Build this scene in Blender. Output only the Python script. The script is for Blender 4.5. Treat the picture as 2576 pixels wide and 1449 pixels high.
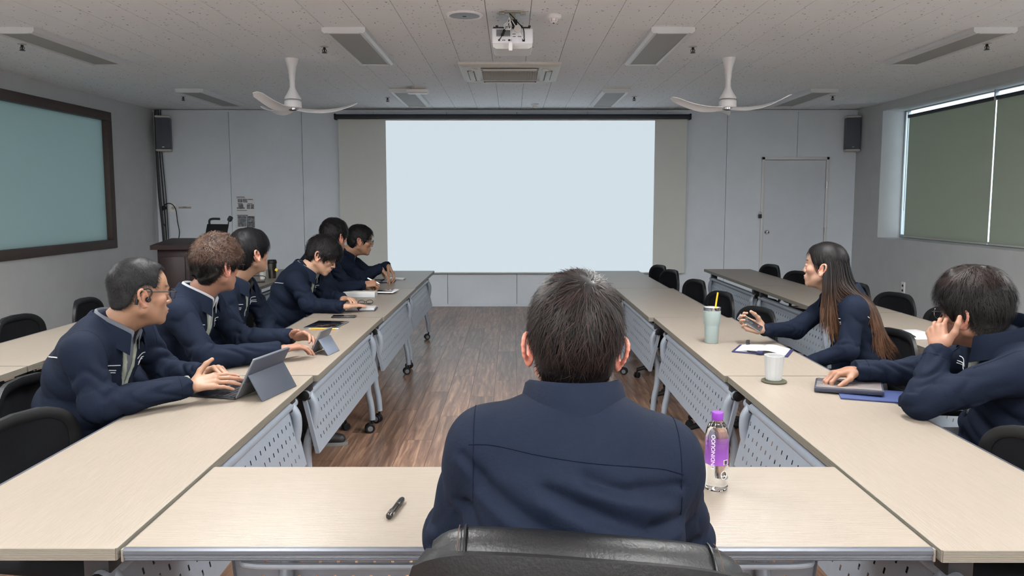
import bpy, bmesh, math, random
import numpy as np
from mathutils import Vector, Matrix
from mathutils.bvhtree import BVHTree
random.seed(7); rng = np.random.default_rng(11)
for o in list(bpy.data.objects): bpy.data.objects.remove(o)
scene = bpy.context.scene
COL = scene.collection
PI = math.pi

# ---------------------------------------------------------------- camera, world, exposure
cam_d = bpy.data.cameras.new('camera'); cam = bpy.data.objects.new('camera', cam_d); COL.objects.link(cam)
cam.location = (0, 0, 1.50)
cam.rotation_euler = (PI/2 - math.atan(0.094), 0, 0)
cam_d.sensor_width = 36; cam_d.lens = 36*1880/2576
cam_d.shift_y = -(724.5-681.72)/2576
cam_d.clip_start = 0.05
scene.camera = cam
vs = scene.view_settings
vs.view_transform = 'Standard'; vs.look = 'None'; vs.gamma = 1; vs.exposure = 0.0; vs.use_curve_mapping = False
world = bpy.data.worlds.new('world'); scene.world = world; world.use_nodes = True
bg = world.node_tree.nodes['Background']; bg.inputs[0].default_value = (0.75, 0.9, 1.0, 1); bg.inputs[1].default_value = 3.0
LAMP_POWER = 105.0
SCREEN_POWER = 1.0

# ---------------------------------------------------------------- helpers
def S(r, g, b):
    f = lambda c: (c/255/12.92) if c/255 <= .04045 else ((c/255+.055)/1.055)**2.4
    return (f(r), f(g), f(b))

def mat(name, col, rough=.6, metal=0., var=0., scale=20., bump=0., bscale=None, stretch=(1, 1, 1), spec=.5, sheen=0., coat=0., emit=None, estr=0., alpha=1., trans=0., coord='Object', col2=None, detail=4):
    m = bpy.data.materials.new(name); m.use_nodes = True
    nt = m.node_tree; b = nt.nodes['Principled BSDF']
    b.inputs['Base Color'].default_value = (*col, 1); b.inputs['Roughness'].default_value = rough; b.inputs['Metallic'].default_value = metal
    b.inputs['Specular IOR Level'].default_value = spec
    if sheen: b.inputs['Sheen Weight'].default_value = sheen; b.inputs['Sheen Roughness'].default_value = .6
    if coat: b.inputs['Coat Weight'].default_value = coat; b.inputs['Coat Roughness'].default_value = .1
    if emit: b.inputs['Emission Color'].default_value = (*emit, 1); b.inputs['Emission Strength'].default_value = estr
    if trans: b.inputs['Transmission Weight'].default_value = trans
    b.inputs['Alpha'].default_value = alpha
    if var or bump or col2:
        tc = nt.nodes.new('ShaderNodeTexCoord'); mp = nt.nodes.new('ShaderNodeMapping'); mp.inputs['Scale'].default_value = stretch
        nt.links.new(tc.outputs[coord], mp.inputs['Vector'])
        if var or col2:
            n = nt.nodes.new('ShaderNodeTexNoise'); n.inputs['Scale'].default_value = scale; n.inputs['Detail'].default_value = detail; n.inputs['Roughness'].default_value = .65
            nt.links.new(mp.outputs[0], n.inputs['Vector'])
            r = nt.nodes.new('ShaderNodeValToRGB'); e = r.color_ramp.elements
            e[0].position = .3; e[1].position = .72
            lo = tuple(c*(1-var) for c in col); hi = col2 if col2 else tuple(min(1, c*(1+var)) for c in col)
            e[0].color = (*lo, 1); e[1].color = (*hi, 1)
            nt.links.new(n.outputs[0], r.inputs[0]); nt.links.new(r.outputs[0], b.inputs['Base Color'])
        if bump:
            n2 = nt.nodes.new('ShaderNodeTexNoise'); n2.inputs['Scale'].default_value = bscale or scale; n2.inputs['Detail'].default_value = 5
            nt.links.new(mp.outputs[0], n2.inputs['Vector'])
            bp = nt.nodes.new('ShaderNodeBump'); bp.inputs['Strength'].default_value = bump; bp.inputs['Distance'].default_value = .01
            nt.links.new(n2.outputs[0], bp.inputs['Height']); nt.links.new(bp.outputs[0], b.inputs['Normal'])
    return m

def attr_mat(name, rough=.5, bump=0., bscale=200., spec=.4, sub=0., aniso=0., sheen=0., stretch=(1, 1, 1)):
    m = bpy.data.materials.new(name); m.use_nodes = True; nt = m.node_tree; b = nt.nodes['Principled BSDF']
    a = nt.nodes.new('ShaderNodeAttribute'); a.attribute_name = 'Col'
    nt.links.new(a.outputs['Color'], b.inputs['Base Color'])
    b.inputs['Roughness'].default_value = rough; b.inputs['Specular IOR Level'].default_value = spec
    if sub: b.inputs['Subsurface Weight'].default_value = sub; b.inputs['Subsurface Radius'].default_value = (.01, .004, .002); b.inputs['Subsurface Scale'].default_value = 1.
    if sheen: b.inputs['Sheen Weight'].default_value = sheen
    if bump:
        tc = nt.nodes.new('ShaderNodeTexCoord'); mp = nt.nodes.new('ShaderNodeMapping'); mp.inputs['Scale'].default_value = stretch
        nt.links.new(tc.outputs['Object'], mp.inputs['Vector'])
        n2 = nt.nodes.new('ShaderNodeTexNoise'); n2.inputs['Scale'].default_value = bscale; n2.inputs['Detail'].default_value = 4
        nt.links.new(mp.outputs[0], n2.inputs['Vector'])
        bp = nt.nodes.new('ShaderNodeBump'); bp.inputs['Strength'].default_value = bump; bp.inputs['Distance'].default_value = .01
        nt.links.new(n2.outputs[0], bp.inputs['Height']); nt.links.new(bp.outputs[0], b.inputs['Normal'])
    return m

def link(o, parent=None):
    COL.objects.link(o)
    if parent is not None: o.parent = parent
    return o

def empty(name, loc=(0, 0, 0), rz=0):
    o = bpy.data.objects.new(name, None); o.empty_display_size = .1
    COL.objects.link(o); o.location = loc; o.rotation_euler = (0, 0, rz); return o

def tag(o, label=None, cat=None, group=None, kind=None):
    if label: o['label'] = label
    if cat: o['category'] = cat
    if group: o['group'] = group
    if kind: o['kind'] = kind
    return o

def copy_tree(o, parent=None):
    c = o.copy(); COL.objects.link(c)
    if parent is not None: c.parent = parent
    for ch in list(o.children): copy_tree(ch, c)
    return c

class MB:
    """collects shapes of ONE part and links them as one mesh object"""
    def __init__(s): s.v = []; s.f = []
    def add(s, vs_, fs_, M=None):
        k = len(s.v)
        s.v += [tuple(M @ Vector(p)) for p in vs_] if M is not None else [tuple(p) for p in vs_]
        s.f += [tuple(i+k for i in f) for f in fs_]; return s
    def box(s, x0, x1, y0, y1, z0, z1, r=0., M=None, seg=2):
        if r <= 0:
            v = [(x0, y0, z0), (x1, y0, z0), (x1, y1, z0), (x0, y1, z0), (x0, y0, z1), (x1, y0, z1), (x1, y1, z1), (x0, y1, z1)]
            return s.add(v, [(3, 2, 1, 0), (4, 5, 6, 7), (0, 1, 5, 4), (1, 2, 6, 5), (2, 3, 7, 6), (3, 0, 4, 7)], M)
        bm = bmesh.new(); bmesh.ops.create_cube(bm, size=1)
        for v in bm.verts: v.co = Vector(((x0+x1)/2+v.co.x*(x1-x0), (y0+y1)/2+v.co.y*(y1-y0), (z0+z1)/2+v.co.z*(z1-z0)))
        bmesh.ops.bevel(bm, geom=list(bm.edges), offset=r, segments=seg, affect='EDGES', profile=.5)
        bm.verts.index_update()
        s.add([v.co[:] for v in bm.verts], [[v.index for v in f.verts] for f in bm.faces], M); bm.free(); return s
    def tube(s, pts, r, n=10, caps=True, M=None, flat=None):
        pts = [Vector(p) for p in pts]; rs = r if isinstance(r, (list, tuple)) else [r]*len(pts)
        V = []; Fs = []; t0 = (pts[1]-pts[0]).normalized()
        up = Vector((0, 0, 1)) if abs(t0.z) < .9 else Vector((1, 0, 0)); nrm = (up - t0*up.dot(t0)).normalized()
        for i, p in enumerate(pts):
            a = pts[max(i-1, 0)]; b = pts[min(i+1, len(pts)-1)]; t = (b-a).normalized()
            nrm = (nrm - t*nrm.dot(t)).normalized(); bn = t.cross(nrm)
            for k in range(n):
                q = 2*PI*k/n; V.append(p+(nrm*math.cos(q)*(flat or 1.)+bn*math.sin(q))*rs[i])
        for i in range(len(pts)-1):
            for k in range(n):
                a = i*n+k; b = i*n+(k+1) % n; Fs.append((a, b, b+n, a+n))
        if caps:
            Fs.append(tuple(range(n-1, -1, -1))); Fs.append(tuple((len(pts)-1)*n+k for k in range(n)))
        return s.add(V, Fs, M)
    def lathe(s, prof, n=24, M=None, sy=1.):
        V = []; Fs = []
        for (r, z) in prof:
            for k in range(n): q = 2*PI*k/n; V.append((r*math.cos(q), r*math.sin(q)*sy, z))
        for i in range(len(prof)-1):
            for k in range(n):
                a = i*n+k; b = i*n+(k+1) % n; Fs.append((a, b, b+n, a+n))
        if prof[0][0] > 1e-5: Fs.append(tuple(range(n-1, -1, -1)))
        if prof[-1][0] > 1e-5: Fs.append(tuple((len(prof)-1)*n+k for k in range(n)))
        return s.add(V, Fs, M)
    def prism(s, poly, h0, h1, axis='z', M=None):
        n = len(poly)
        mk = {'z': lambda p, h: (p[0], p[1], h), 'y': lambda p, h: (p[0], h, p[1]), 'x': lambda p, h: (h, p[0], p[1])}[axis]
        V = [mk(p, h0) for p in poly]+[mk(p, h1) for p in poly]
        Fs = [tuple(range(n-1, -1, -1)), tuple(range(n, 2*n))]+[(i, (i+1) % n, n+(i+1) % n, n+i) for i in range(n)]
        return s.add(V, Fs, M)
    def sheet(s, grid, thick=0.):
        """grid of points [i][j] as a (thickened) surface"""
        a = len(grid); b = len(grid[0]); G = [[Vector(p) for p in row] for row in grid]
        V = [p for row in G for p in row]; Fs = [(i*b+j, i*b+j+1, (i+1)*b+j+1, (i+1)*b+j) for i in range(a-1) for j in range(b-1)]
        if thick:
            N = []
            for i in range(a):
                for j in range(b):
                    du = G[min(i+1, a-1)][j]-G[max(i-1, 0)][j]; dv = G[i][min(j+1, b-1)]-G[i][max(j-1, 0)]
                    nn = du.cross(dv); N.append(nn.normalized() if nn.length > 1e-9 else Vector((0, 0, 1)))
            k = len(V); V = V+[p+n_*thick for p, n_ in zip(V, N)]
            Fs = [f[::-1] for f in Fs]+[tuple(q+k for q in f) for f in Fs]
            bd = [i*b for i in range(a)]+[(a-1)*b+j for j in range(1, b)]+[i*b+b-1 for i in range(a-2, -1, -1)]+[j for j in range(b-2, 0, -1)]
            for i in range(len(bd)): p, q = bd[i], bd[(i+1) % len(bd)]; Fs.append((p, q, q+k, p+k))
        return s.add(V, Fs)
    def mesh(s, name, m=None, smooth=35):
        me = bpy.data.meshes.new(name); me.from_pydata(s.v, [], s.f); me.update()
        bm = bmesh.new(); bm.from_mesh(me); bmesh.ops.recalc_face_normals(bm, faces=bm.faces); bm.to_mesh(me); bm.free()
        if m: me.materials.append(m)
        if smooth:
            me.polygons.foreach_set('use_smooth', [True]*len(me.polygons)); me.set_sharp_from_angle(angle=math.radians(smooth))
        return me
    def build(s, name, m, parent=None, smooth=35):
        return link(bpy.data.objects.new(name, s.mesh(name, m, smooth)), parent)

def arc(pts, n=6):
    """Catmull-Rom through points"""
    P = [Vector(p) for p in pts]; out = []
    for i in range(len(P)-1):
        a = P[max(i-1, 0)]; b = P[i]; c = P[i+1]; d = P[min(i+2, len(P)-1)]
        for k in range(n):
            t = k/n; out.append(.5*((2*b)+(c-a)*t+(2*a-5*b+4*c-d)*t*t+(3*b-a-3*c+d)*t**3))
    out.append(P[-1]); return out

def T(x=0, y=0, z=0, rx=0, ry=0, rz=0):
    return Matrix.Translation((x, y, z)) @ Matrix.Rotation(rz, 4, 'Z') @ Matrix.Rotation(ry, 4, 'Y') @ Matrix.Rotation(rx, 4, 'X')

# ---------------------------------------------------------------- materials
def wood_top_mat():
    m = mat('beige_wood', (.220, .188, .154), .36, var=.09, scale=9, stretch=(28, 1.2, 10), bump=.14, bscale=14, spec=.5, detail=6)
    return m
M_top = wood_top_mat()
M_edge = mat('beige_edge', S(112, 107, 98), .5)
M_trim = mat('grey_edge_trim', S(74, 78, 86), .35, .2)
M_steel = mat('grey_painted_steel', S(138, 147, 158), .42, .1, var=.04, scale=40)
M_darksteel = mat('dark_steel', S(38, 40, 43), .5, .2)
M_caster = mat('caster_rubber', S(14, 14, 16), .55, spec=.3)
M_hub = mat('caster_hub', S(100, 103, 106), .45)
M_black = mat('black_plastic', S(15, 16, 18), .5, spec=.3)
M_mesh = mat('black_mesh_fabric', S(16, 17, 21), .9, spec=.15, var=.25, scale=400, bump=.3, bscale=600)
M_pad = mat('chair_fabric', S(14, 15, 18), .9, spec=.15, var=.2, scale=300)
M_chrome = mat('chrome', S(200, 200, 205), .12, 1.)
M_white = mat('white_plastic', S(236, 236, 238), .35)
M_whitem = mat('white_matte', S(190, 189, 186), .6)
M_wall = mat('wall_panel_paint', S(218, 227, 236), .55, var=.03, scale=3, bump=.02, bscale=300)
M_wallL = mat('wall_paint_grey', S(190, 193, 195), .7, var=.04, scale=4, bump=.05, bscale=120)
M_gap = mat('joint_dark', S(60, 62, 65), .8)
M_alu = mat('aluminium', S(190, 193, 196), .3, .7)
M_navyrail = mat('dark_navy_case', S(20, 24, 36), .4)
M_screen = mat('screen_cloth', S(210, 213, 210), .8)
# ================================================================ ROOM
XL, XR, YF, YB, ZT = -5.0, 4.82, 10.6, -3.2, 2.765

def plank_mat():
    m = bpy.data.materials.new('floor_wood'); m.use_nodes = True; nt = m.node_tree; b = nt.nodes['Principled BSDF']
    N = nt.nodes.new; L = nt.links.new
    geo = N('ShaderNodeNewGeometry'); oi = N('ShaderNodeObjectInfo'); ad = N('ShaderNodeMath'); ad.operation = 'ADD'
    L(geo.outputs['Random Per Island'], ad.inputs[0]); L(oi.outputs['Random'], ad.inputs[1])
    fr = N('ShaderNodeMath'); fr.operation = 'FRACT'; L(ad.outputs[0], fr.inputs[0])
    tc = N('ShaderNodeNewGeometry'); mp = N('ShaderNodeMapping'); mp.inputs['Scale'].default_value = (16, 1.1, 1)
    cb = N('ShaderNodeCombineXYZ'); mu = N('ShaderNodeMath'); mu.operation = 'MULTIPLY'; mu.inputs[1].default_value = 37.
    L(fr.outputs[0], mu.inputs[0]); L(mu.outputs[0], cb.inputs[1]); L(mu.outputs[0], cb.inputs[2])
    va = N('ShaderNodeVectorMath'); L(tc.outputs['Position'], va.inputs[0]); L(cb.outputs[0], va.inputs[1]); L(va.outputs[0], mp.inputs['Vector'])
    n = N('ShaderNodeTexNoise'); n.inputs['Scale'].default_value = 2.2; n.inputs['Detail'].default_value = 7; n.inputs['Roughness'].default_value = .62; n.inputs['Distortion'].default_value = .6
    L(mp.outputs[0], n.inputs['Vector'])
    r = N('ShaderNodeValToRGB'); e = r.color_ramp.elements; e[0].position = .28; e[0].color = (*S(80, 60, 51), 1); e[1].position = .75; e[1].color = (*S(180, 146, 122), 1)
    x = r.color_ramp.elements.new(.5); x.color = (*S(124, 96, 80), 1)
    L(n.outputs[0], r.inputs[0])
    hs = N('ShaderNodeHueSaturation'); mr = N('ShaderNodeMapRange'); mr.inputs['To Min'].default_value = .78; mr.inputs['To Max'].default_value = 1.2
    L(fr.outputs[0], mr.inputs['Value']); L(mr.outputs[0], hs.inputs['Value']); L(r.outputs[0], hs.inputs['Color']); L(hs.outputs[0], b.inputs['Base Color'])
    b.inputs['Roughness'].default_value = .30; b.inputs['Specular IOR Level'].default_value = .6
    bp = N('ShaderNodeBump'); bp.inputs['Strength'].default_value = .08; bp.inputs['Distance'].default_value = .01; L(n.outputs[0], bp.inputs['Height']); L(bp.outputs[0], b.inputs['Normal'])
    return m
M_floor = plank_mat()

def tile_mat():
    m = bpy.data.materials.new('fissured_ceiling_tile'); m.use_nodes = True; nt = m.node_tree; b = nt.nodes['Principled BSDF']
    N = nt.nodes.new; L = nt.links.new
    geo = N('ShaderNodeNewGeometry'); mp = N('ShaderNodeMapping'); mp.inputs['Scale'].default_value = (1, .55, 1)
    L(geo.outputs['Position'], mp.inputs['Vector'])
    nz = N('ShaderNodeTexNoise'); nz.inputs['Scale'].default_value = 30; nz.inputs['Detail'].default_value = 2
    mx = N('ShaderNodeMix'); mx.data_type = 'VECTOR'; mx.inputs[0].default_value = .035
    L(mp.outputs[0], nz.inputs['Vector']); L(mp.outputs[0], mx.inputs[4]); L(nz.outputs['Color'], mx.inputs[5])
    v = N('ShaderNodeTexVoronoi'); v.inputs['Scale'].default_value = 34; L(mx.outputs[1], v.inputs['Vector'])
    r = N('ShaderNodeValToRGB'); e = r.color_ramp.elements; e[0].position = .13; e[0].color = (0, 0, 0, 1); e[1].position = .2; e[1].color = (1, 1, 1, 1)
    L(v.outputs['Distance'], r.inputs[0])
    sel = N('ShaderNodeMath'); sel.operation = 'GREATER_THAN'; sel.inputs[1].default_value = .5; 
    sp = N('ShaderNodeSeparateColor'); L(v.outputs['Color'], sp.inputs[0]); L(sp.outputs[0], sel.inputs[0])
    mxx = N('ShaderNodeMath'); mxx.operation = 'MAXIMUM'; L(r.outputs[0], mxx.inputs[0]); L(sel.outputs[0], mxx.inputs[1])
    n2 = N('ShaderNodeTexNoise'); n2.inputs['Scale'].default_value = 60; L(mp.outputs[0], n2.inputs['Vector'])
    c = N('ShaderNodeMix'); c.data_type = 'RGBA'; c.inputs[6].default_value = (*S(150, 146, 142), 1); c.inputs[7].default_value = (*S(236, 241, 246), 1)
    L(mxx.outputs[0], c.inputs[0]); L(c.outputs[2], b.inputs['Base Color']); b.inputs['Roughness'].default_value = .9
    bp = N('ShaderNodeBump'); bp.inputs['Strength'].default_value = .25; bp.inputs['Distance'].default_value = .004; L(mxx.outputs[0], bp.inputs['Height']); L(bp.outputs[0], b.inputs['Normal'])
    return m
M_tile = tile_mat()
M_dark = mat('joint_black', S(26, 26, 28), .9)

# floor: slab with planks as its pieces
floor = tag(MB().box(XL-.4, XR+.5, YB-.2, YF+.2, -.12, -.004).build('floor', M_gap), 'dark brown wood plank floor of the meeting room', 'floor', kind='structure')
PW, PLN = .18, 1.2
pm = MB().box(-PW/2+.0008, PW/2-.0008, -PLN/2+.001, PLN/2-.001, -.004, 0).mesh('plank', M_floor, 0)
rest = MB(); cnt = 0
for i in range(int((XR-XL)/PW)+2):
    x = XL+PW*(i+.5); off = (i*.437) % 1*PLN
    for j in range(-1, int((YF-YB)/PLN)+2):
        y = YB+PLN*(j+.5)+off
        if y-PLN/2 > YF or y+PLN/2 < YB: continue
        if -1.9 < x < 2.0 and 1.2 < y < 11 and cnt < 300:
            o = link(bpy.data.objects.new('plank', pm), floor); o.location = (x, y, 0); cnt += 1
        else:
            rest.box(x-PW/2+.0008, x+PW/2-.0008, max(y-PLN/2+.001, YB), min(y+PLN/2-.001, YF), -.004, 0)
tag(rest.build('planks', M_floor, floor, 0), kind='stuff')

# ceiling: slab with tiles as its pieces
ceil = tag(MB().box(XL-.4, XR+.5, YB-.2, YF+.2, ZT+.012, ZT+.15).build('ceiling', M_dark), 'grey white fissured tile ceiling', 'ceiling', kind='structure')
tm = MB().box(-.15+.0018, .15-.0018, -.3+.0010, .3-.0010, 0, .012).mesh('tile', M_tile, 0)
rest = MB(); cnt = 0
for i in range(-17, 18):
    x = -.175+.15+.3*i
    for j in range(0, 25):
        y = YB-.1+.6*j+(.3 if i % 2 else 0)
        x0, x1 = max(x-.15+.0018, XL), min(x+.15-.0018, XR); y0, y1 = max(y-.3, YB), min(y+.3-.001, YF)
        if x1-x0 < .01 or y1-y0 < .01: continue
        if y-.3 > 4.7 and y+.3 < YF and abs(x) < 4.35 and cnt < 300:
            o = link(bpy.data.objects.new('tile', tm), ceil); o.location = (x, y, ZT); cnt += 1
        else: rest.box(x0, x1, y0, y1, ZT, ZT+.012)
tag(rest.build('tiles', M_tile, ceil, 0), kind='stuff')

# front wall with its panels
wf = tag(MB().box(XL-.2, XR+.2, YF, YF+.12, 0, ZT+.01).build('wall_front', M_gap), 'pale grey panelled front wall behind the screen', 'wall', kind='structure')
jx = [XL, -3.95, -2.935, -1.93, -.915, .07, 1.05, 2.03, 3.005, 3.99, XR]
DX0, DX1, DZ = 3.50, 4.44, 2.11
for a, b in zip(jx[:-1], jx[1:]):
    mb = MB()
    if b > DX0 and a < DX1:
        if a < DX0: mb.box(a+.003, DX0, YF-.03, YF, .0, ZT-.012)
        else: mb.box(DX1, b-.003, YF-.03, YF, 0, ZT-.012)
        mb.box(max(a+.003, DX0), min(b-.003, DX1), YF-.03, YF, DZ, ZT-.012)
    else: mb.box(a+.003, b-.003, YF-.03, YF, 0, ZT-.012)
    mb.build('wall_panel', M_wall, wf, 0)
tr = MB().box(XL, XR, YF-.045, YF-.03, ZT-.035, ZT-.008).build('trim_1', M_wall); tag(tr, 'grey moulding strip along the top of the front wall', 'trim', kind='structure')
bb = MB()
for a, b in ((XL, DX0-.03), (DX1+.03, XR)): bb.box(a, b, YF-.042, YF-.03, 0, .035)
tag(bb.build('baseboard_front', M_wall), 'low grey baseboard along the front wall', 'baseboard', kind='structure')

# door in the front wall
d = empty('door_1', ((DX0+DX1)/2, YF-.03, 0)); tag(d, 'grey steel door with round knob and small padlock', 'door', kind='structure')
w = (DX1-DX0)/2
M_door = mat('door_paint', S(208, 216, 226), .45, var=.03, scale=4)
MB().box(-w+.045, w-.045, -.012, .03, .01, DZ-.045).build('door_leaf', M_door, d)
fr = MB()
fr.box(-w, -w+.04, -.03, .03, 0, DZ, .004).box(w-.04, w, -.03, .03, 0, DZ, .004).box(-w, w, -.03, .03, DZ-.04, DZ, .004)
fr.build('door_frame', mat('door_frame_paint', S(214, 217, 220), .4), d)
kn = MB().lathe([(.0, .062), (.018, .06), (.028, .045), (.024, .028), (.012, .02), (.012, .008), (.032, .006), (.032, 0)], 20, M=T(-w+.095, -.012, 1.06, rx=PI/2)).build('door_knob', M_chrome, d)
MB().lathe([(0, .066), (.009, .065), (.009, .058)], 12, M=T(-w+.095, -.012, 1.06, rx=PI/2)).build('keyhole', M_darksteel, kn)
for z in (.35, 1.08, 1.72):
    hg = MB().tube([(w-.03, -.036, z-.05), (w-.03, -.036, z+.05)], .009, 8).box(w-.055, w-.03, -.034, -.03, z-.05, z+.05).build('hinge', M_alu, d)
lk = MB().box(-w-.035, -w+.01, -.045, -.03, 1.255, 1.31, .003).build('padlock', M_darksteel, d)
MB().tube(arc([(-w-.028, -.038, 1.31), (-w-.028, -.038, 1.335), (-w-.012, -.038, 1.345), (-w+.003, -.038, 1.335), (-w+.003, -.038, 1.31)], 3), .004, 6).build('shackle', M_chrome, lk)

# side and back walls
WL0, WL1, WLz0, WLz1 = 2.6, 9.42, .91, 2.59
m_ = MB(); a, b = XL-.16, XL
m_.box(a, b, YB, WL0, 0, ZT).box(a, b, WL1, YF, 0, ZT).box(a, b, WL0, WL1, 0, WLz0).box(a, b, WL0, WL1, WLz1, ZT)
tag(m_.build('wall_left', M_wallL), 'grey painted left wall with a wide framed glass window', 'wall', kind='structure')
WR0, WR1, WRz0, WRz1 = 3.2, 9.86, 1.02, 2.66
m_ = MB(); a, b = XR, XR+.36
m_.box(a, b, YB, WR0, 0, ZT).box(a, b, WR1, YF, 0, ZT).box(a, b, WR0, WR1, 0, WRz0).box(a, b, WR0, WR1, WRz1, ZT)
tag(m_.build('wall_right', M_wallL), 'grey painted right wall with a deep window recess', 'wall', kind='structure')
tag(MB().box(XL-.2, XR+.4, YB-.12, YB, 0, ZT).build('wall_back', M_wallL), 'grey back wall behind the camera', 'wall', kind='structure')

# left window: brown frame, frosted bluish pane
win = empty('window_1', (XL, (WL0+WL1)/2, WLz0)); tag(win, 'wide brown framed window with bluish frosted glass in left wall', 'window', kind='structure')
M_frame = mat('brown_window_wood', S(70, 58, 54), .55, var=.15, scale=30, stretch=(1, .1, 1))
hw = (WL1-WL0)/2; H = WLz1-WLz0; fw = .105
for (y0, y1, z0, z1) in ((-hw, hw, 0, fw), (-hw, hw, H-fw, H), (-hw, -hw+fw, fw, H-fw), (hw-fw, hw, fw, H-fw)):
    MB().box(-.1, .025, y0, y1, z0, z1, .004).build('frame_rail', M_frame, win)
def translucent_mat(name, col, fac, rough, tcol):
    m = mat(name, col, rough); nt = m.node_tree; b = nt.nodes['Principled BSDF']; out = nt.nodes['Material Output']
    t = nt.nodes.new('ShaderNodeBsdfTranslucent'); t.inputs[0].default_value = (*tcol, 1); mx = nt.nodes.new('ShaderNodeMixShader'); mx.inputs[0].default_value = fac
    nt.links.new(b.outputs[0], mx.inputs[1]); nt.links.new(t.outputs[0], mx.inputs[2]); nt.links.new(mx.outputs[0], out.inputs[0]); return m
M_frost = translucent_mat('frosted_bluish_glass', S(140, 156, 156), .31, .15, (.62, .72, .70))
MB().box(-.055, -.045, -hw+fw-.01, hw-fw+.01, fw-.01, H-fw+.01).build('pane', M_frost, win)

# right window: glass and frame behind two roller blinds
win = empty('window_2', (XR+.30, (WR0+WR1)/2, WRz0)); tag(win, 'daylit window in deep recess behind the roller blinds', 'window', kind='structure')
hw = (WR1-WR0)/2; H = WRz1-WRz0
M_glass = mat('clear_glass', (.95, 1, 1), .02, trans=1.)
for (y0, y1, z0, z1) in ((-hw, hw, 0, .04), (-hw, hw, H-.014, H), (-hw, -hw+.05, .04, H-.014), (hw-.018, hw, .04, H-.014), (-.03, .03, .04, H-.014)):
    MB().box(-.012, .02, y0, y1, z0, z1, .003).build('frame_rail', M_alu, win)
for s_ in (-1, 1): MB().box(-.004, .004, *sorted((s_*.03, s_*(hw-.018))), .04, H-.014).build('pane', M_glass, win)
M_blind = translucent_mat('blind_fabric', S(160, 164, 152), .20, .9, (.9, .95, .8))
BX = XR+.262
for k, (y0, y1, lab) in enumerate(((7.985, 9.69, 'closed beige roller blind nearest the front wall'), (6.13, 7.955, 'closed beige roller blind at the right edge of the picture'), (4.28, 6.10, 'closed beige roller blind just out of view on the right'))):
    r = empty('roller_blind', (BX, (y0+y1)/2, WRz0)); tag(r, lab, 'blind', 'roller blinds on the right window'); h = (y1-y0)/2
    MB().box(-.0015, .0015, -h, h, .025, H-.09).build('blind_fabric', M_blind, r)
    MB().tube([(0, -h-.005, H-.085), (0, h+.005, H-.085)], .022, 14).build('roller_tube', M_navyrail, r)
    MB().tube([(0, -h, .018), (0, h, .018)], .010, 8).build('bottom_bar', M_whitem, r)
    for s_ in (-1, 1): MB().box(-.024, .02, s_*h+(.006 if s_ > 0 else -.012), s_*h+(.012 if s_ > 0 else -.006), H-.11, H, .002).build('bracket', M_alu, r)
    if k < 2: MB().tube([(-.03, h-.02, H-.09), (-.032, h-.02, .35)], .003, 6).build('pull_chain', M_whitem, r)

# ---------------------------------------------------------------- projection screen
sc = empty('projection_screen', (.01, 10.47, 0)); tag(sc, 'wide pulled-down projection screen showing a bright blank image', 'screen')
MB().box(-2.41, 2.41, -.0015, .0015, .5, 2.63).build('screen_cloth', M_screen, sc)
MB().box(-2.445, 2.445, -.05, .05, 2.62, 2.685, .012).build('screen_case', M_navyrail, sc)
for s_ in (-1, 1): MB().box(s_*2.445-.012, s_*2.445+.012, -.056, .056, 2.612, 2.692, .004).build('end_cap', M_black, sc)
MB().tube([(-2.41, 0, .49), (2.41, 0, .49)], .011, 8).build('bottom_bar', M_screen, sc)
M_proj = mat('projected_image', (0, 0, 0), .9, emit=S(209, 222, 230), estr=SCREEN_POWER)
MB().box(-1.755, 1.965, -.0035, -.002, .495, 2.602).build('projected_image', M_proj, sc)

# ---------------------------------------------------------------- ceiling fixtures
M_off = mat('diffuser_off', S(160, 163, 163), .6)
M_on = mat('diffuser_on', (.9, .9, .9), .5, emit=(1., 1., .985), estr=LAMP_POWER)
M_lframe = mat('lamp_frame_white', S(214, 217, 220), .4)
def ceiling_light(x, y, on, label):
    r = empty('ceiling_light', (x, y, ZT)); tag(r, label, 'light', 'ceiling light panels')
    fr = MB(); a, b, t = .16, .66, .045
    fr.prism([(-a, 0), (-a, -.03), (-a+.02, -t), (-a+t, -t+.004), (-a+t, 0)], -b, b, 'y').prism([(a, 0), (a, -.03), (a-.02, -t), (a-t, -t+.004), (a-t, 0)], -b, b, 'y')
    fr.box(-a+t, a-t, -b, -b+.02, -t, 0).box(-a+t, a-t, b-.02, b, -t, 0)
    fr.build('lamp_frame', M_lframe, r)
    MB().box(-a+t, a-t, -b+.02, b-.02, -.036, -.03).build('diffuser', M_on if on else M_off, r)
    return r
LX = (-3.66, -1.235, 1.18, 3.54)
pos = ('by the left window', 'left of the air conditioner', 'right of the air conditioner', 'by the right blinds')
pos2 = ('in far left corner', 'beside the white emergency lamp', 'above the right part of the screen', 'above the door')
for i, x in enumerate(LX):
    ceiling_light(x, 6.27, False, 'switched-off ceiling light panel '+pos[i])
    ceiling_light(x, 9.28, False, 'switched-off ceiling light panel '+pos2[i])
    ceiling_light(x, 3.26, True, 'lit ceiling light panel out of view above the tables, '+('far left', 'centre left', 'centre right', 'far right')[i])
    ceiling_light(x, .25, True, 'lit ceiling light panel out of view above the camera, '+('far left', 'centre left', 'centre right', 'far right')[i])
    ceiling_light(x, -2.2, True, 'lit ceiling light panel out of view behind the camera, '+('far left', 'centre left', 'centre right', 'far right')[i])

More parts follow.
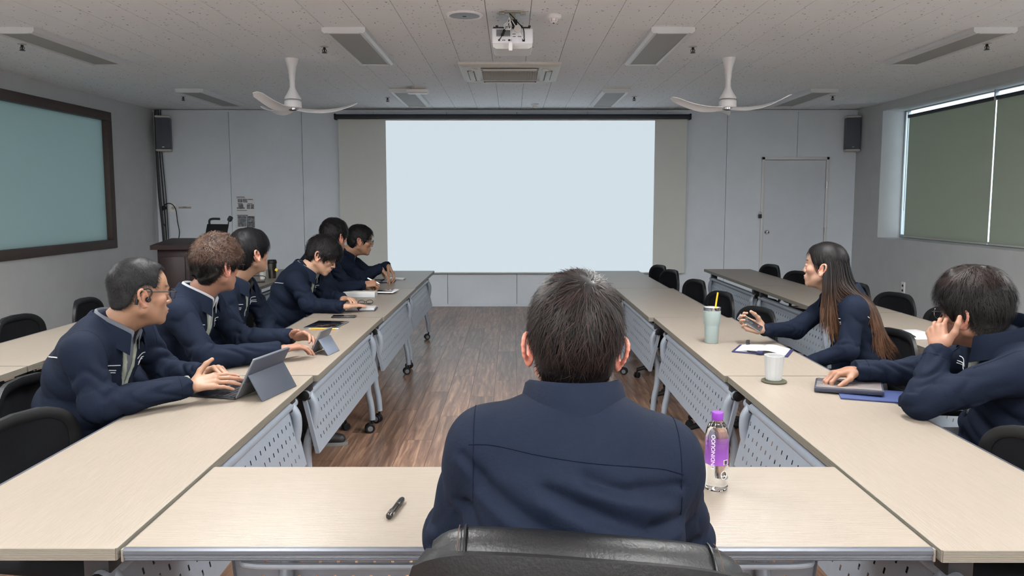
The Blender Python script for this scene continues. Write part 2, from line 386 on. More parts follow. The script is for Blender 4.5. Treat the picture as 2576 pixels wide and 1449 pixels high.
# sprinklers
M_spr = mat('sprinkler_dark', S(48, 46, 46), .4, .4)
names = ('beside the far left light panel', 'left of the projector', 'right of the projector', 'beside the far right light panel', 'in the back left corner', 'left of the white emergency lamp', 'near the right fan', 'above the door')
for (x, y), nm in zip(((-3.97, 6.2), (-1.545, 6.3), (1.49, 6.3), (3.83, 6.17), (-4.0, 9.25), (-1.53, 9.35), (1.49, 9.27), (3.88, 9.2)), names):
    r = empty('sprinkler', (x, y, ZT)); tag(r, 'small dark ceiling sprinkler head '+nm, 'sprinkler', 'ceiling sprinklers')
    MB().lathe([(.032, 0), (.034, -.004), (.012, -.008)], 16).build('escutcheon', M_whitem, r)
    MB().lathe([(.01, -.004), (.011, -.022), (.006, -.026), (.005, -.045), (.008, -.05)], 10).tube(arc([(-.008, 0, -.02), (-.017, 0, -.035), (-.005, 0, -.05)], 3), .003, 6).tube(arc([(.008, 0, -.02), (.017, 0, -.035), (.005, 0, -.05)], 3), .003, 6).build('sprinkler_body', M_spr, r)
    MB().lathe([(.0, -.05), (.022, -.05), (.022, -.053), (0, -.053)], 12).build('deflector', M_spr, r)

# ceiling fans (three curved blades at rest)
def fan(x, y, rot, label):
    r = empty('ceiling_fan', (x, y, ZT), rot); tag(r, label, 'fan', 'white ceiling fans')
    MB().lathe([(.0, 0), (.06, 0), (.057, -.012), (.04, -.07), (.03, -.13), (.027, -.18), (.0235, -.19), (.0235, -.25), (.03, -.27), (.05, -.31), (.072, -.345), (.0735, -.36), (.0, -.36)], 32).build('downrod_cover', M_white, r)
    MB().lathe([(.0, -.366), (.062, -.366), (.066, -.372), (.076, -.378), (.078, -.43), (.07, -.436), (.0, -.436)], 32).build('motor_housing', M_white, r)
    MB().lathe([(.05, -.436), (.05, -.452), (.03, -.462), (0, -.464)], 24).build('bottom_cap', M_chrome, r)
    for k in range(3):
        g = []; A = k*2*PI/3
        for i in range(15):
            u = i/14; rad = .03+.54*u
            sweep = .5*math.sin(u*1.9)*(1-u)+.12*u
            wdt = (.045+.05*math.sin(min(1, u*1.5)*PI*.62))*(1 if u < .93 else (1-(u-.93)/.07*.55))
            zz = -.445-.018*math.sin(u*PI*.9)+.075*u*u
            row = []
            for j in range(7):
                v = j/6-.5; tw = (.55-.35*u)*v*wdt
                ang = A+sweep*.35; px = rad*math.cos(ang)-v*wdt*math.sin(ang); py = rad*math.sin(ang)+v*wdt*math.cos(ang)
                row.append((px, py, zz+tw-.010*(v*2)**2*math.sin(u*PI)))
            g.append(row)
        b_ = MB().sheet(g, .006).build('fan_blade', M_white, r)
fan(-1.97, 6.83, math.radians(12), 'white three-blade ceiling fan left of the projector')
fan(1.93, 6.80, math.radians(-44), 'white three-blade ceiling fan right of the projector')

# cassette air conditioner
ac = empty('air_conditioner', (-.02, 7.46, ZT)); tag(ac, 'white square ceiling cassette air conditioner in front of the projector', 'air conditioner')
M_acw = mat('ac_white', S(206, 206, 200), .45); M_grille = mat('ac_grille', S(176, 170, 158), .7)
g = MB(); 
def ring(mb, a0, z0, a1, z1):
    V = [(-a0, -a0, z0), (a0, -a0, z0), (a0, a0, z0), (-a0, a0, z0), (-a1, -a1, z1), (a1, -a1, z1), (a1, a1, z1), (-a1, a1, z1)]
    mb.add(V, [(i, (i+1) % 4, 4+(i+1) % 4, 4+i) for i in range(4)])
ring(g, .475, 0, .475, -.022); ring(g, .475, -.022, .44, -.04); ring(g, .44, -.04, .30, -.052); ring(g, .30, -.052, .27, -.04); ring(g, .27, -.04, .2, -.04)
g.build('ac_panel', M_acw, ac)
gg = MB().box(-.265, .265, -.265, .265, -.05, -.038, .012); gg.build('intake_grille', M_grille, ac)
for k in range(21):
    x = -.25+.025*k; MB().box(x-.0035, x+.0035, -.25, .25, -.055, -.049).build('grille_slat', M_grille, ac)
M_slot = mat('ac_slot', S(30, 30, 32), .6)
for k in range(4):
    Mr = T(0, 0, 0, rz=k*PI/2)
    v = MB().box(-.25, .25, .345, .395, -.058, -.044, .006, M=Mr @ T()).build('louver', M_acw, ac)
    MB().prism([(-.27, .338), (.27, .338), (.255, .345), (-.255, .345)], -.0535, -.05, 'z', M=Mr).prism([(-.27, .395), (.27, .395), (.27, .402), (-.27, .402)], -.049, -.045, 'z', M=Mr).build('vent_slot', M_slot, ac)
    MB().box(.30, .36, .30, .36, -.056, -.04, .006, M=Mr).build('corner_cover', M_acw, ac)

# ceiling speaker, smoke detectors, emergency lamp
sp = empty('ceiling_speaker', (-.325, 5.25, ZT)); tag(sp, 'round flush ceiling speaker with grey grille', 'speaker')
MB().lathe([(.125, 0), (.127, -.006), (.118, -.012), (.104, -.010), (.104, -.004)], 40).build('speaker_rim', M_white, sp)
MB().lathe([(.105, -.005), (.09, -.008), (0, -.010)], 40).build('grille', mat('speaker_grille', S(150, 160, 170), .5, var=.2, scale=500), sp)
MB().box(-.012, .012, -.004, .004, -.013, -.009).build('badge', M_darksteel, sp)
for (x, y, sc_, lab) in ((.285, 5.26, 1., 'white smoke detector right of the projector'), (.3, 9.98, 1., 'small smoke detector just above the screen')):
    r = empty('smoke_detector', (x, y, ZT)); tag(r, lab, 'detector', 'ceiling smoke detectors')
    MB().lathe([(.052, 0), (.053, -.012), (.048, -.02), (.04, -.024), (.03, -.026)], 28).build('detector_base', M_white, r)
    MB().lathe([(.03, -.024), (.028, -.04), (.018, -.05), (0, -.052)], 20).build('sensing_chamber', M_white, r)
    for k in range(6):
        MB().box(.027, .032, -.003, .003, -.046, -.022, M=T(rz=k*PI/3)).build('rib', M_whitem, r)
    MB().lathe([(.006, -.05), (.006, -.056), (0, -.057)], 8).build('led_stub', M_darksteel, r)
r = empty('emergency_lamp', (-1.06, 8.55, ZT)); tag(r, 'white surface-mounted emergency lamp on round base near the left screen corner', 'lamp')
MB().lathe([(.09, 0), (.09, -.012), (.075, -.02), (0, -.02)], 28).build('mounting_plate', M_whitem, r)
MB().box(-.125, .125, -.05, .05, -.058, -.018, .012).build('lamp_body', M_white, r)
MB().box(-.11, .11, -.04, .04, -.07, -.057, .006).build('lamp_lens', mat('lens_white', S(232, 236, 238), .25), r)

# projector on its ceiling mount
pj = empty('projector', (0.003, 5.17, ZT)); tag(pj, 'white ceiling-mounted projector with hanging cables', 'projector')
MB().box(-.055, .055, -.04, .04, -.012, 0, .003).box(-.09, -.05, -.02, .02, -.02, 0, .003).box(.05, .09, -.02, .02, -.02, 0, .003).box(-.02, .02, -.02, .02, -.06, -.01, .003).build('ceiling_bracket', mat('zinc_bracket', S(150, 148, 138), .4, .6), pj)
MB().box(-.028, .032, -.03, .03, -.105, -.055, .004).build('swivel_head', M_black, pj)
MB().box(-.13, .12, -.01, .01, -.108, -.1).box(-.05, .05, -.05, .06, -.112, -.104).build('mount_bar', M_darksteel, pj)
for x in (-.105, -.02, .06, .115): MB().lathe([(.005, -.112), (.005, -.1), (.009, -.098), (.009, -.09), (0, -.09)], 10, M=T(x, 0, 0)).build('mount_screw', M_darksteel, pj)
body = MB().box(-.138, .138, -.03, .24, -.215, -.112, .012, seg=3).build('projector_body', mat('projector_white', S(222, 224, 230), .4), pj)
MB().prism([(-.136, -.198), (.136, -.198), (.13, -.235), (.11, -.246), (-.11, -.246), (-.13, -.235)], -.022, .235, 'y').build('lower_shell', mat('projector_grey', S(200, 200, 198), .45), pj)
MB().box(-.005, .10, -.026, -.02, -.243, -.228, .002).build('handle_recess', M_whitem, pj)
MB().box(.0, .11, .235, .262, -.22, -.14, .01).lathe([(.032, 0), (.032, .02), (.026, .024), (0, .018)], 20, M=T(.055, .26, -.18, rx=-PI/2)).build('lens', M_black, pj)
for k in range(9):
    MB().box(-.108, -.008, -.0335, -.029, -.166+.005*k*1.0, -.1635+.005*k).build('vent_slat', M_gap, body)
for (x, w_, h_) in ((-.09, .011, .011), (-.064, .006, .006), (-.052, .006, .006), (-.018, .022, .010), (.075, .018, .018)):
    MB().box(x-w_/2, x+w_/2, -.036, -.028, -.192-h_/2, -.192+h_/2, .001).build('port', M_black, body)
for (x, z, l) in ((.01, -.152, .022), (.012, -.168, .02), (.05, -.168, .03)):
    MB().box(x-l/2, x+l/2, -.0315, -.0295, z-.002, z+.002).build('printed_mark', M_gap, body)
MB().tube(arc([(-.02, -.035, -.02), (.0, -.045, -.04), (.04, -.05, -.085), (.072, -.05, -.12), (.078, -.048, -.17), (.076, -.04, -.19)], 6), .0035, 8).build('power_cable', M_black, pj)
MB().tube(arc([(-.03, -.045, -.105), (-.05, -.05, -.125), (-.062, -.05, -.15), (-.075, -.05, -.175), (-.088, -.04, -.19)], 5), [.003]*6+[.009]*8+[.003]*7, 8).build('signal_cable', M_black, pj)
wc = MB()
for dx, zz in ((0, 0), (.008, .01), (-.012, .004)):
    wc.tube(arc([(-.022, -.05, -.045), (-.02+dx, -.055, -.075), (-.045+dx, -.058, -.105+zz), (-.03+dx, -.058, -.13), (-.012+dx, -.058, -.11), (-.016, -.055, -.07)], 5), .002, 6)
wc.tube(arc([(-.018, -.055, -.06), (-.012, -.062, -.13), (-.012, -.064, -.215)], 5), .002, 6); wc.build('white_cable_loop', M_white, pj)
MB().box(-.026, .0, -.072, -.058, -.268, -.212, .006).build('dongle', M_white, pj)
MB().lathe([(0, 0), (.024, 0), (.024, .01), (0, .011)], 24, M=T(.035, -.06, -.125, rx=PI/2)).build('round_tag', M_whitem, pj)
MB().box(-.0025, .0025, -.062, -.058, -.075, .075, M=T(.035, 0, -.13, ry=math.radians(-32))).build('white_strap', M_white, pj)
# outlet-like plate lid (screws in the ceiling tile around the mount)
# ================================================================ TABLES
TL, TD, TZ = 1.63, .515, .74
def ribbed(x0, s_, z0, z1, n=7, d=.0014):
    """half profile (x,z) of a grooved edge band, s_ = outward direction"""
    pts = [(x0, z1)]; h = (z1-z0)/n
    for k in range(n):
        za = z1-h*k; pts += [(x0+s_*.003, za-.0004), (x0+s_*.003, za-h*.62), (x0+s_*(.003-d), za-h*.66), (x0+s_*(.003-d), za-h*.96)]
    pts += [(x0, z0)]; return pts
def caster(parent, x, y, rot):
    c = MB(); Mr = T(x, y, 0, rz=rot)
    for s_ in (-1, 1): c.lathe([(.012, -.009), (.028, -.009), (.031, -.006), (.031, .006), (.028, .009), (.012, .009)], 18, M=Mr @ T(-.016, s_*.014, .031, rx=PI/2))
    c.box(-.024, .006, -.004, .004, .028, .066, .003, M=Mr)
    c.tube([(0, 0, .055), (0, 0, .085)], .008, 8, M=Mr)
    o = c.build('caster', M_caster, parent)
    h = MB()
    for s_ in (-1, 1): h.lathe([(0, .011), (.017, .010), (.019, .008)], 16, M=Mr @ T(-.016, s_*.0135, .031, rx=-s_*PI/2))
    h.build('wheel_hub', M_hub, o)
def panel_mesh(L):
    """modesty panel with punched slots, staggered rows"""
    mb = MB(); nr = 4; pitch = .052; sw, sh = .0085, .017; h = .262; n = int((L-.08)/pitch)
    ang = math.atan2(.055, .25); P = lambda y, t: (.182+math.sin(ang)*t, y, .622-math.cos(ang)*t)
    rows = [.055+.05*k for k in range(nr)]
    tcut = [0]
    for r_ in rows: tcut += [r_-sh/2, r_+sh/2]
    tcut += [h]
    def strip(t0, t1, holes, off):
        ys = [-L/2]
        if holes:
            for k in range(n): c_ = -L/2+.04+pitch*(k+.5)+off; ys += [c_-sw/2, c_+sw/2]
        ys += [L/2]
        for k in range(len(ys)-1):
            if holes and k % 2 == 1: continue
            V = [P(ys[k], t0), P(ys[k+1], t0), P(ys[k+1], t1), P(ys[k], t1)]; mb.add(V, [(0, 1, 2, 3)])
    for k in range(len(tcut)-1): strip(tcut[k], tcut[k+1], k % 2 == 1, .013*((k//2) % 2))
    # returned edges
    e = .018
    for y in (-L/2, L/2):
        mb.add([P(y, 0), P(y, h), tuple(Vector(P(y, h))-Vector((e, 0, 0))), tuple(Vector(P(y, 0))-Vector((e, 0, 0)))], [(0, 1, 2, 3)])
    mb.add([P(-L/2, h), P(L/2, h), tuple(Vector(P(L/2, h))-Vector((e, 0, 0))), tuple(Vector(P(-L/2, h))-Vector((e, 0, 0)))], [(0, 1, 2, 3)])
    return mb
def make_table(L=TL, leg_in=.1):
    r = empty('folding_table'); D = TD/2; z0, z1 = TZ-.028, TZ
    MB().box(-D+.012, D-.003, -L/2+.003, L/2-.003, z0, z1).build('tabletop', M_top, r)
    e = MB()
    e.prism(ribbed(D-.003, 1, z0, z1), -L/2+.003, L/2-.003, 'y')
    e.prism(ribbed(-L/2+.003, -1, z0, z1), -D+.012, D-.003, 'x'); e.prism(ribbed(L/2-.003, 1, z0, z1), -D+.012, D-.003, 'x')
    e.build('edge_band', M_edge, r, 20)
    t = [(-D+.012, z1+.0005), (-D+.004, z1+.0003), (-D, z1-.004), (-D-.001, z1-.012), (-D+.002, z1-.015), (-D+.001, z1-.017), (-D+.003, z1-.019), (-D+.002, z1-.021), (-D+.004, z1-.023), (-D+.003, z1-.026), (-D+.006, z0-.001), (-D+.012, z0)]
    MB().prism(t, -L/2, L/2, 'y').build('edge_trim', M_trim, r, 25)
    for y in (-L/2, L/2): MB().box(-D-.001, -D+.012, y-.003, y+.003, z0-.001, z1+.0005, .002).build('trim_end_cap', M_edge, r)
    # beam, panel
    MB().tube([(.182, -L/2+.05, .635), (.182, L/2-.05, .635)], .021, 16).build('beam', M_steel, r)
    for y in (-L/2+.045, L/2-.045): MB().lathe([(.0215, -.006), (.0215, .004), (.012, .007), (0, .007)], 14, M=T(.182, y, .635, rx=-PI/2 if y > 0 else PI/2)).build('beam_cap', M_black, r)
    panel_mesh(L-.13).build('modesty_panel', M_steel, r, 0)
    # under-shelf and its wire loop
    MB().box(-.13, .09, -L/2+.28, L/2-.28, .655, .66).build('book_shelf', M_darksteel, r)
    MB().tube(arc([(.1, -L/2+.22, .69), (.02, -L/2+.22, .66), (-.13, -L/2+.22, .655), (-.16, -L/2+.25, .655), (-.165, -L/2+.32, .655)], 4)+arc([(-.165, L/2-.32, .655), (-.16, L/2-.25, .655), (-.13, L/2-.22, .655), (.02, L/2-.22, .66), (.1, L/2-.22, .69)], 4), .008, 8).build('shelf_wire', M_steel, r)
    for s_ in (-1, 1):
        y = s_*(L/2-leg_in)
        MB().box(-.17, .2, y-.022, y+.022, z0-.03, z0, .004).box(.14, .2, y-.03, y+.03, .61, z0-.02, .006).build('fold_bracket', M_darksteel, r)
        MB().tube(arc([(.182, y, .635), (.210, y, .585), (.206, y, .50), (.176, y, .40), (.174, y, .28), (.192, y, .18), (.199, y, .085)], 6), .0205, 14).build('leg', M_steel, r)
        MB().tube(arc([(.174, y, .37), (.125, y, .30), (.02, y, .22), (-.09, y, .16), (-.155, y, .115), (-.165, y, .08)], 6), .0185, 12).build('rear_foot', M_steel, r)
        caster(r, .197, y, .35*s_); caster(r, -.165, y, .7*s_+2.4)
    return r
tab0 = make_table()
first = [True]
def place_table(x, y, rz, label, group='long folding tables'):
    o = tab0 if first[0] else copy_tree(tab0); first[0] = False
    o.location = (x, y, 0); o.rotation_euler = (0, 0, rz); tag(o, label, 'table', group); return o
H_ = TD/2; LH = TL/2
inL = ['nearest table of the left inner row, under the black keyboard tablet', 'second left inner-row table, under the small propped tablet', 'third left inner-row table, under the white box', 'farthest table of the left inner row, by the screen']
for k, (ex, yc) in enumerate(((-.868, 2.39), (-.848, 4.04), (-.838, 5.69), (-.846, 7.33-.16))):
    yc = 1.575+LH+k*1.6368
    place_table(ex-H_, yc, 0, 'beige folding table, '+inL[k])
inR = ['nearest table of the right inner row, with the white cup', 'second right inner-row table, with the pale tumbler', 'third right inner-row table, empty, beside black chairs', 'farthest table of the right inner row, by the screen']
for k, ex in enumerate((.938, .925, .895, .865)):
    place_table(ex+H_, 1.565+LH+k*1.6368, PI, 'beige folding table, '+inR[k])
for k in range(4):
    place_table(-2.235-H_, 8.3-LH-k*1.6368, 0, 'beige folding table of the left outer row, '+('farthest, with tumbler and paper cup', 'behind the man with black fringe', 'behind the man with the ear hook', 'nearest, cut by the picture edge')[k])
    place_table(2.145+H_, 8.32-LH-k*1.6368, PI, 'beige folding table of the right outer row, '+('farthest, below the door', 'behind the woman', 'behind the cheek-resting man', 'nearest, out at the picture edge')[k])
ft = make_table(1.794, .22); ft.location = (.036, 1.604+H_-.02, -.006); ft.rotation_euler = (0, 0, PI/2)
tag(ft, 'beige folding table across the front, with pen and water bottle', 'table', 'long folding tables')
for ch in ft.children:      # the head table is a little shallower than the side tables
    pass

# ================================================================ CHAIRS
def make_chair(arms=False):
    r = empty('office_chair'); zt = .83
    MB().box(-.235, .235, -.22, .235, .425, .485, .028, seg=3).build('seat', M_pad, r)
    # backrest: curved frame and mesh panel; chair faces +Y, backrest at -Y
    def back(u, v):      # u -1..1 across, v 0..1 up
        wv = .205+.03*math.sin(v*2.2)-.02*v*v
        x = u*wv; y = -.245-.03*v-.05*math.sin(v*PI)*.4+.055*u*u; z = .50+(zt-.50)*v-.035*abs(u)**3.5*v
        return Vector((x, y, z))
    n = 13
    g = [[back(-.86+1.72*j/(n-1), .1+.8*i/(n-1)) for j in range(n)] for i in range(n)]
    MB().sheet(g, .006).build('mesh_panel', M_mesh, r)
    def rr(q):           # rounded-rectangle loop in (u,v)
        cu, sv = math.cos(q), math.sin(q); e = .42
        return (abs(cu)**e*(1 if cu > 0 else -1), .5+.5*abs(sv)**e*(1 if sv > 0 else -1))
    grid = []
    for k in range(41):
        u, v = rr(2*PI*k/40); c_ = back(u, v); c_in = back(u*.82, .5+(v-.5)*.78)
        grid.append([c_in+Vector((0, .010, 0)), c_*.5+c_in*.5+Vector((0, .016, 0)), c_+Vector((0, .006, 0)), c_+Vector((0, -.012, 0)), c_*.5+c_in*.5+Vector((0, -.014, 0)), c_in+Vector((0, -.006, 0)), c_in+Vector((0, .010, 0))])
    MB().sheet(grid).build('back_frame', M_black, r, 50)
    for s_ in (-1, 1): MB().tube(arc([(s_*.17, -.262, .56), (s_*.16, -.275, .48), (s_*.13, -.22, .41), (s_*.08, -.1, .4)], 5), .014, 8).build('back_support', M_darksteel, r)
    MB().box(-.11, .11, -.12, .1, .385, .425, .01).build('seat_plate', M_darksteel, r)
    MB().tube([(0, 0, .08), (0, 0, .39)], .025, 12).build('gas_column', M_darksteel, r)
    for k in range(5):
        a = 2*PI*k/5+.3; c_, s2 = math.cos(a), math.sin(a)
        MB().tube([(.03*c_, .03*s2, .105), (.16*c_, .16*s2, .095), (.27*c_, .27*s2, .07)], [.024, .02, .015], 8).build('base_arm', M_black, r)
        cs = MB()
        for s_ in (-1, 1): cs.lathe([(0, -.008), (.022, -.008), (.025, -.005), (.025, .005), (.022, .008), (0, .008)], 14, M=T(.27*c_, .27*s2, .025, rz=a+.6) @ T(0, s_*.012, 0, rx=PI/2))
        cs.tube([(.27*c_, .27*s2, .025), (.27*c_, .27*s2, .065)], .007, 6).build('caster', M_caster, r)
    if arms:
        for s_ in (-1, 1):
            MB().tube(arc([(s_*.12, -.02, .405), (s_*.24, -.03, .42), (s_*.275, -.06, .52), (s_*.27, -.05, .635)], 5), .02, 10, flat=1.3).build('arm_post', mat('grey_arm_plastic', S(150, 152, 156), .5) if s_ < 0 else bpy.data.materials['grey_arm_plastic'], r)
            MB().box(s_*.27-.04, s_*.27+.04, -.17, .13, .635, .665, .014).build('arm_pad', M_black, r)
    return r
ch0 = make_chair(); cfirst = [True]
def place_chair(x, y, rz, label, group='black mesh-back office chairs'):
    o = ch0 if cfirst[0] else copy_tree(ch0); cfirst[0] = False
    o.location = (x, y, 0); o.rotation_euler = (0, 0, rz); tag(o, label, 'chair', group); return o
# rz: 0 faces +y ; -90deg faces +x ; +90deg faces -x.  backrest sits ~.28 behind the chair centre
R90 = PI/2
place_chair(-1.30, 2.26, -R90-.15, 'empty black mesh-back chair at lower left picture edge')
place_chair(-2.66, 4.35, -R90, 'empty black mesh-back chair against the dark left wall')
place_chair(-2.70, 5.15, -R90+.1, 'empty black chair half hidden behind the man with the ear hook')
for (x, y, a, lab) in ((1.30, 7.75, -.2, 'farthest empty black chair beside the right edge of the screen'), (1.31, 7.22, -.2, 'second farthest empty black chair of the right inner row'),
                       (1.33, 6.3, -.2, 'empty black chair between the screen corner and the door'), (1.31, 5.45, -.2, 'empty black chair behind the yellow straw'), (1.32, 4.62, -.25, 'empty black chair just beyond the hand with the remote')):
    place_chair(x, y, R90-a, lab)
for (x, y, a, lab) in ((2.50, 7.85, -.15, 'empty black chair right in front of the grey door'), (2.52, 7.05, -.3, 'empty black chair left of the woman\'s face'),
                       (2.58, 6.06, -.1, 'empty black chair mostly hidden by the woman\'s hair'), (2.57, 5.38, -.2, 'empty black chair below the white wall outlet'), (2.5, 4.62, -.1, 'empty black chair behind the glasses of the man resting his cheek')):
    place_chair(x, y, R90-a, lab)

# ================================================================ WALL THINGS
def wall_speaker(x, tilt, label):
    r = empty('wall_speaker', (x, 10.50, 2.18)); r.rotation_euler = (0, 0, tilt); tag(r, label, 'speaker', 'wall speakers')
    MB().box(-.095, .095, -.075, .065, .03, .46, .015).build('speaker_box', mat('speaker_grey', S(86, 92, 102), .5) if 'speaker_grey' not in bpy.data.materials else bpy.data.materials['speaker_grey'], r)
    MB().box(-.088, .088, -.082, -.074, .04, .45, .004).build('speaker_grille', mat('speaker_cloth', S(78, 84, 96), .7, var=.2, scale=400) if 'speaker_cloth' not in bpy.data.materials else bpy.data.materials['speaker_cloth'], r)
    for z0, z1 in ((0, .032), (.458, .49)): MB().box(-.098, .098, -.08, .068, z0, z1, .014).build('end_cap', M_whitem, r)
    MB().box(-.03, .03, .06, .09, .18, .3, .004).build('wall_bracket', M_darksteel, r)
    MB().box(-.014, .014, -.0835, -.0815, .055, .062).build('badge', M_alu, r)
wall_speaker(-4.83, .25, 'grey wall speaker in the front left corner above the cables')
wall_speaker(4.72, -.2, 'grey wall speaker in the front right corner near the window')

# cables in the left corner
for k, (dx, dy, r_) in enumerate(((0, 0, .014), (.03, .012, .009), (-.022, .02, .011), (.052, .03, .006))):
    p = [(-4.93+dx, 10.5+dy, ZT-.01), (-4.935+dx, 10.5+dy, 2.2), (-4.92+dx*1.3, 10.5+dy, 1.6), (-4.89+dx, 10.49+dy, 1.1), (-4.885+dx*.8, 10.5+dy, .5), (-4.89+dx, 10.5+dy, .02)]
    tag(MB().tube(arc(p, 5), r_, 8).build('cable', M_black if k % 2 else M_darksteel), ('thickest dark cable running down the front left corner', 'thin black cable right of the thick one in the left corner', 'dark cable closest to the left wall in the corner', 'thinnest black cable in the front left corner')[k], 'cable', 'cables in the left corner')
sk = empty('wall_socket', (-4.79, 10.565, 1.40)); tag(sk, 'white wall socket with black plug above the lectern', 'socket')
MB().box(-.055, .055, -.012, .005, -.06, .06, .004).build('cover_plate', M_white, sk)
MB().lathe([(.022, 0), (.022, .006), (0, .004)], 16, M=T(.02, -.012, 0, rx=PI/2)).build('receptacle', M_whitem, sk)
pc = empty('power_cord', (-4.86, 10.5, 0)); tag(pc, 'black power cord looping from wall socket down behind the lectern', 'cord')
MB().lathe([(.0, .0), (.03, 0), (.034, .02), (.028, .05), (0, .055)], 14, M=T(-.03, .05, 1.4, rx=PI/2)).build('plug', M_black, pc)
MB().tube(arc([(-.02, .02, 1.42), (.03, -.01, 1.46), (.10, -.01, 1.455), (.15, 0, 1.38), (.17, 0, 1.2), (.19, 0, 1.05), (.20, -.1, .9)], 6), .006, 8).build('cord', M_black, pc)
MB().tube(arc([(-.04, .02, 1.38), (-.05, 0, 1.25), (.0, 0, 1.12), (.03, -.05, 1.02)], 6), .005, 8).build('cord', M_black, pc)
lb = MB().box(-4.70, -4.52, 10.566, 10.57, 1.39, 1.42).build('label_strip', M_whitem); tag(lb, 'thin white paper strip with small print beside the wall socket', 'label')
pr = MB()
for k in range(14): pr.box(-4.695+.012*k, -4.687+.012*k, 10.5645, 10.566, 1.398, 1.404)
for k in range(4): pr.box(-4.64+.014*k, -4.63+.014*k, 10.5645, 10.566, 1.408, 1.415)
pr.build('printed_line', M_gap, lb)
so = empty('wall_outlet', (XR, 9.14, .43), 0); tag(so, 'white double wall outlet on the right wall', 'outlet')
MB().box(-.012, .0, -.04, .04, -.075, .075, .004).build('cover_plate', M_white, so)
for z in (-.03, .03): MB().lathe([(.016, 0), (.016, .004), (0, .002)], 14, M=T(-.012, 0, z, ry=-PI/2)).build('receptacle', M_darksteel, so)

# posters (two printed sheets)
M_paper = mat('paper', S(222, 224, 228), .8)
M_ph = mat('printed_photo', S(90, 96, 104), .7, var=.5, scale=25, col2=S(160, 164, 172))
M_ink = mat('print_ink', S(70, 74, 82), .7)
ps = empty('printed_sheet', (-3.755, 10.568, 1.405)); tag(ps, 'upper white printed sheet with small photos taped to the front wall', 'poster', 'printed sheets on the front wall')
MB().box(-.135, .135, -.002, 0, -.095, .165).build('paper', M_paper, ps)
for (x0, x1, z0, z1) in ((-.105, -.04, .07, .12), (-.035, .03, .07, .12), (.035, .11, .105, .12), (-.10, -.03, .0, .05), (-.12, -.01, -.02, .003), (.02, .068, -.02, .045), (.075, .12, -.02, .045)):
    MB().box(x0, x1, -.0035, -.002, z0, z1).build('printed_photo', M_ph, ps)
for (x0, x1, z) in ((-.12, -.01, .15), (-.12, .0, .135), (-.11, -.04, .056), (.03, .1, .056), (-.12, .02, -.04)):
    MB().box(x0, x1, -.0035, -.002, z-.004, z+.003).build('printed_line', M_ink, ps)
ps = empty('printed_sheet', (-3.755, 10.568, 1.21)); tag(ps, 'lower white printed sheet with two grey photos on the front wall', 'poster', 'printed sheets on the front wall')
MB().box(-.135, .135, -.002, 0, -.1, .095).build('paper', M_paper, ps)
for (x0, x1, z0, z1) in ((-.115, .005, -.075, .07), (.01, .125, -.085, .075)):
    MB().box(x0, x1, -.0035, -.002, z0, z1).build('printed_photo', M_ph, ps)
for (x0, x1, z) in ((-.12, .03, .085), (.03, .11, .06), (.03, .1, -.02), (-.11, -.06, .066), (-.05, 0, .066)):
    MB().box(x0, x1, -.0045, -.0035, z-.006, z+.006).build('printed_line', M_ink, ps)

# ================================================================ LECTERN
M_mahog = mat('mahogany', S(34, 13, 14), .4, spec=.3, var=.3, scale=6, stretch=(6, 6, .6))
LX0, LY0 = -3.32, 7.75
lc = empty('lectern', (LX0+.02, LY0, 0), .12); tag(lc, 'dark mahogany lectern in front left corner with laptop on top', 'lectern')
MB().box(-.285, .285, -.25, .25, .06, 1.02, .006).build('lectern_body', M_mahog, lc)
MB().box(-.31, .31, -.3, .3, 0, .06, .006).build('plinth', M_mahog, lc)
MB().prism([(-.33, 1.015), (.33, 1.06), (.33, 1.10), (-.33, 1.06)], -.325, .325, 'x').build('top_board', M_mahog, lc)
for x0, x1 in ((-.25, -.02), (.02, .25)): MB().box(x0, x1, -.262, -.25, .14, .94, .004).build('front_panel', M_mahog, lc)
MB().box(.08, .325, -.345, -.331, .96, 1.06, .003).build('side_panel', mat('lectern_panel_grey', S(70, 66, 70), .5), lc)
mo = empty('laptop', (-3.13, 7.74, 1.083), -.25); tag(mo, 'open black laptop standing on the lectern', 'laptop')
MB().box(-.13, .13, -.09, .09, 0, .014, .003).build('keyboard_base', M_black, mo)
MB().box(-.13, .13, -.004, .004, 0, .17, .003, M=T(0, .085, .012, rx=-.35)).build('laptop_lid', M_black, mo)
mc = empty('microphone', (-3.18, 7.97, 1.112), .1); tag(mc, 'black gooseneck microphone lying above the laptop screen', 'microphone')
MB().tube(arc([(-.04, .0, -.01), (-.04, .0, .12), (-.03, 0, .19), (.07, 0, .195)], 5), .012, 10).build('gooseneck', M_black, mc)
MB().lathe([(0, 0), (.02, .002), (.026, .02), (.024, .05), (.016, .058), (0, .06)], 14, M=T(.16, 0, .17, ry=.5)).tube([(.16, 0, .17), (.12, 0, .0)], .006, 6).build('microphone_head', M_darksteel, mc)
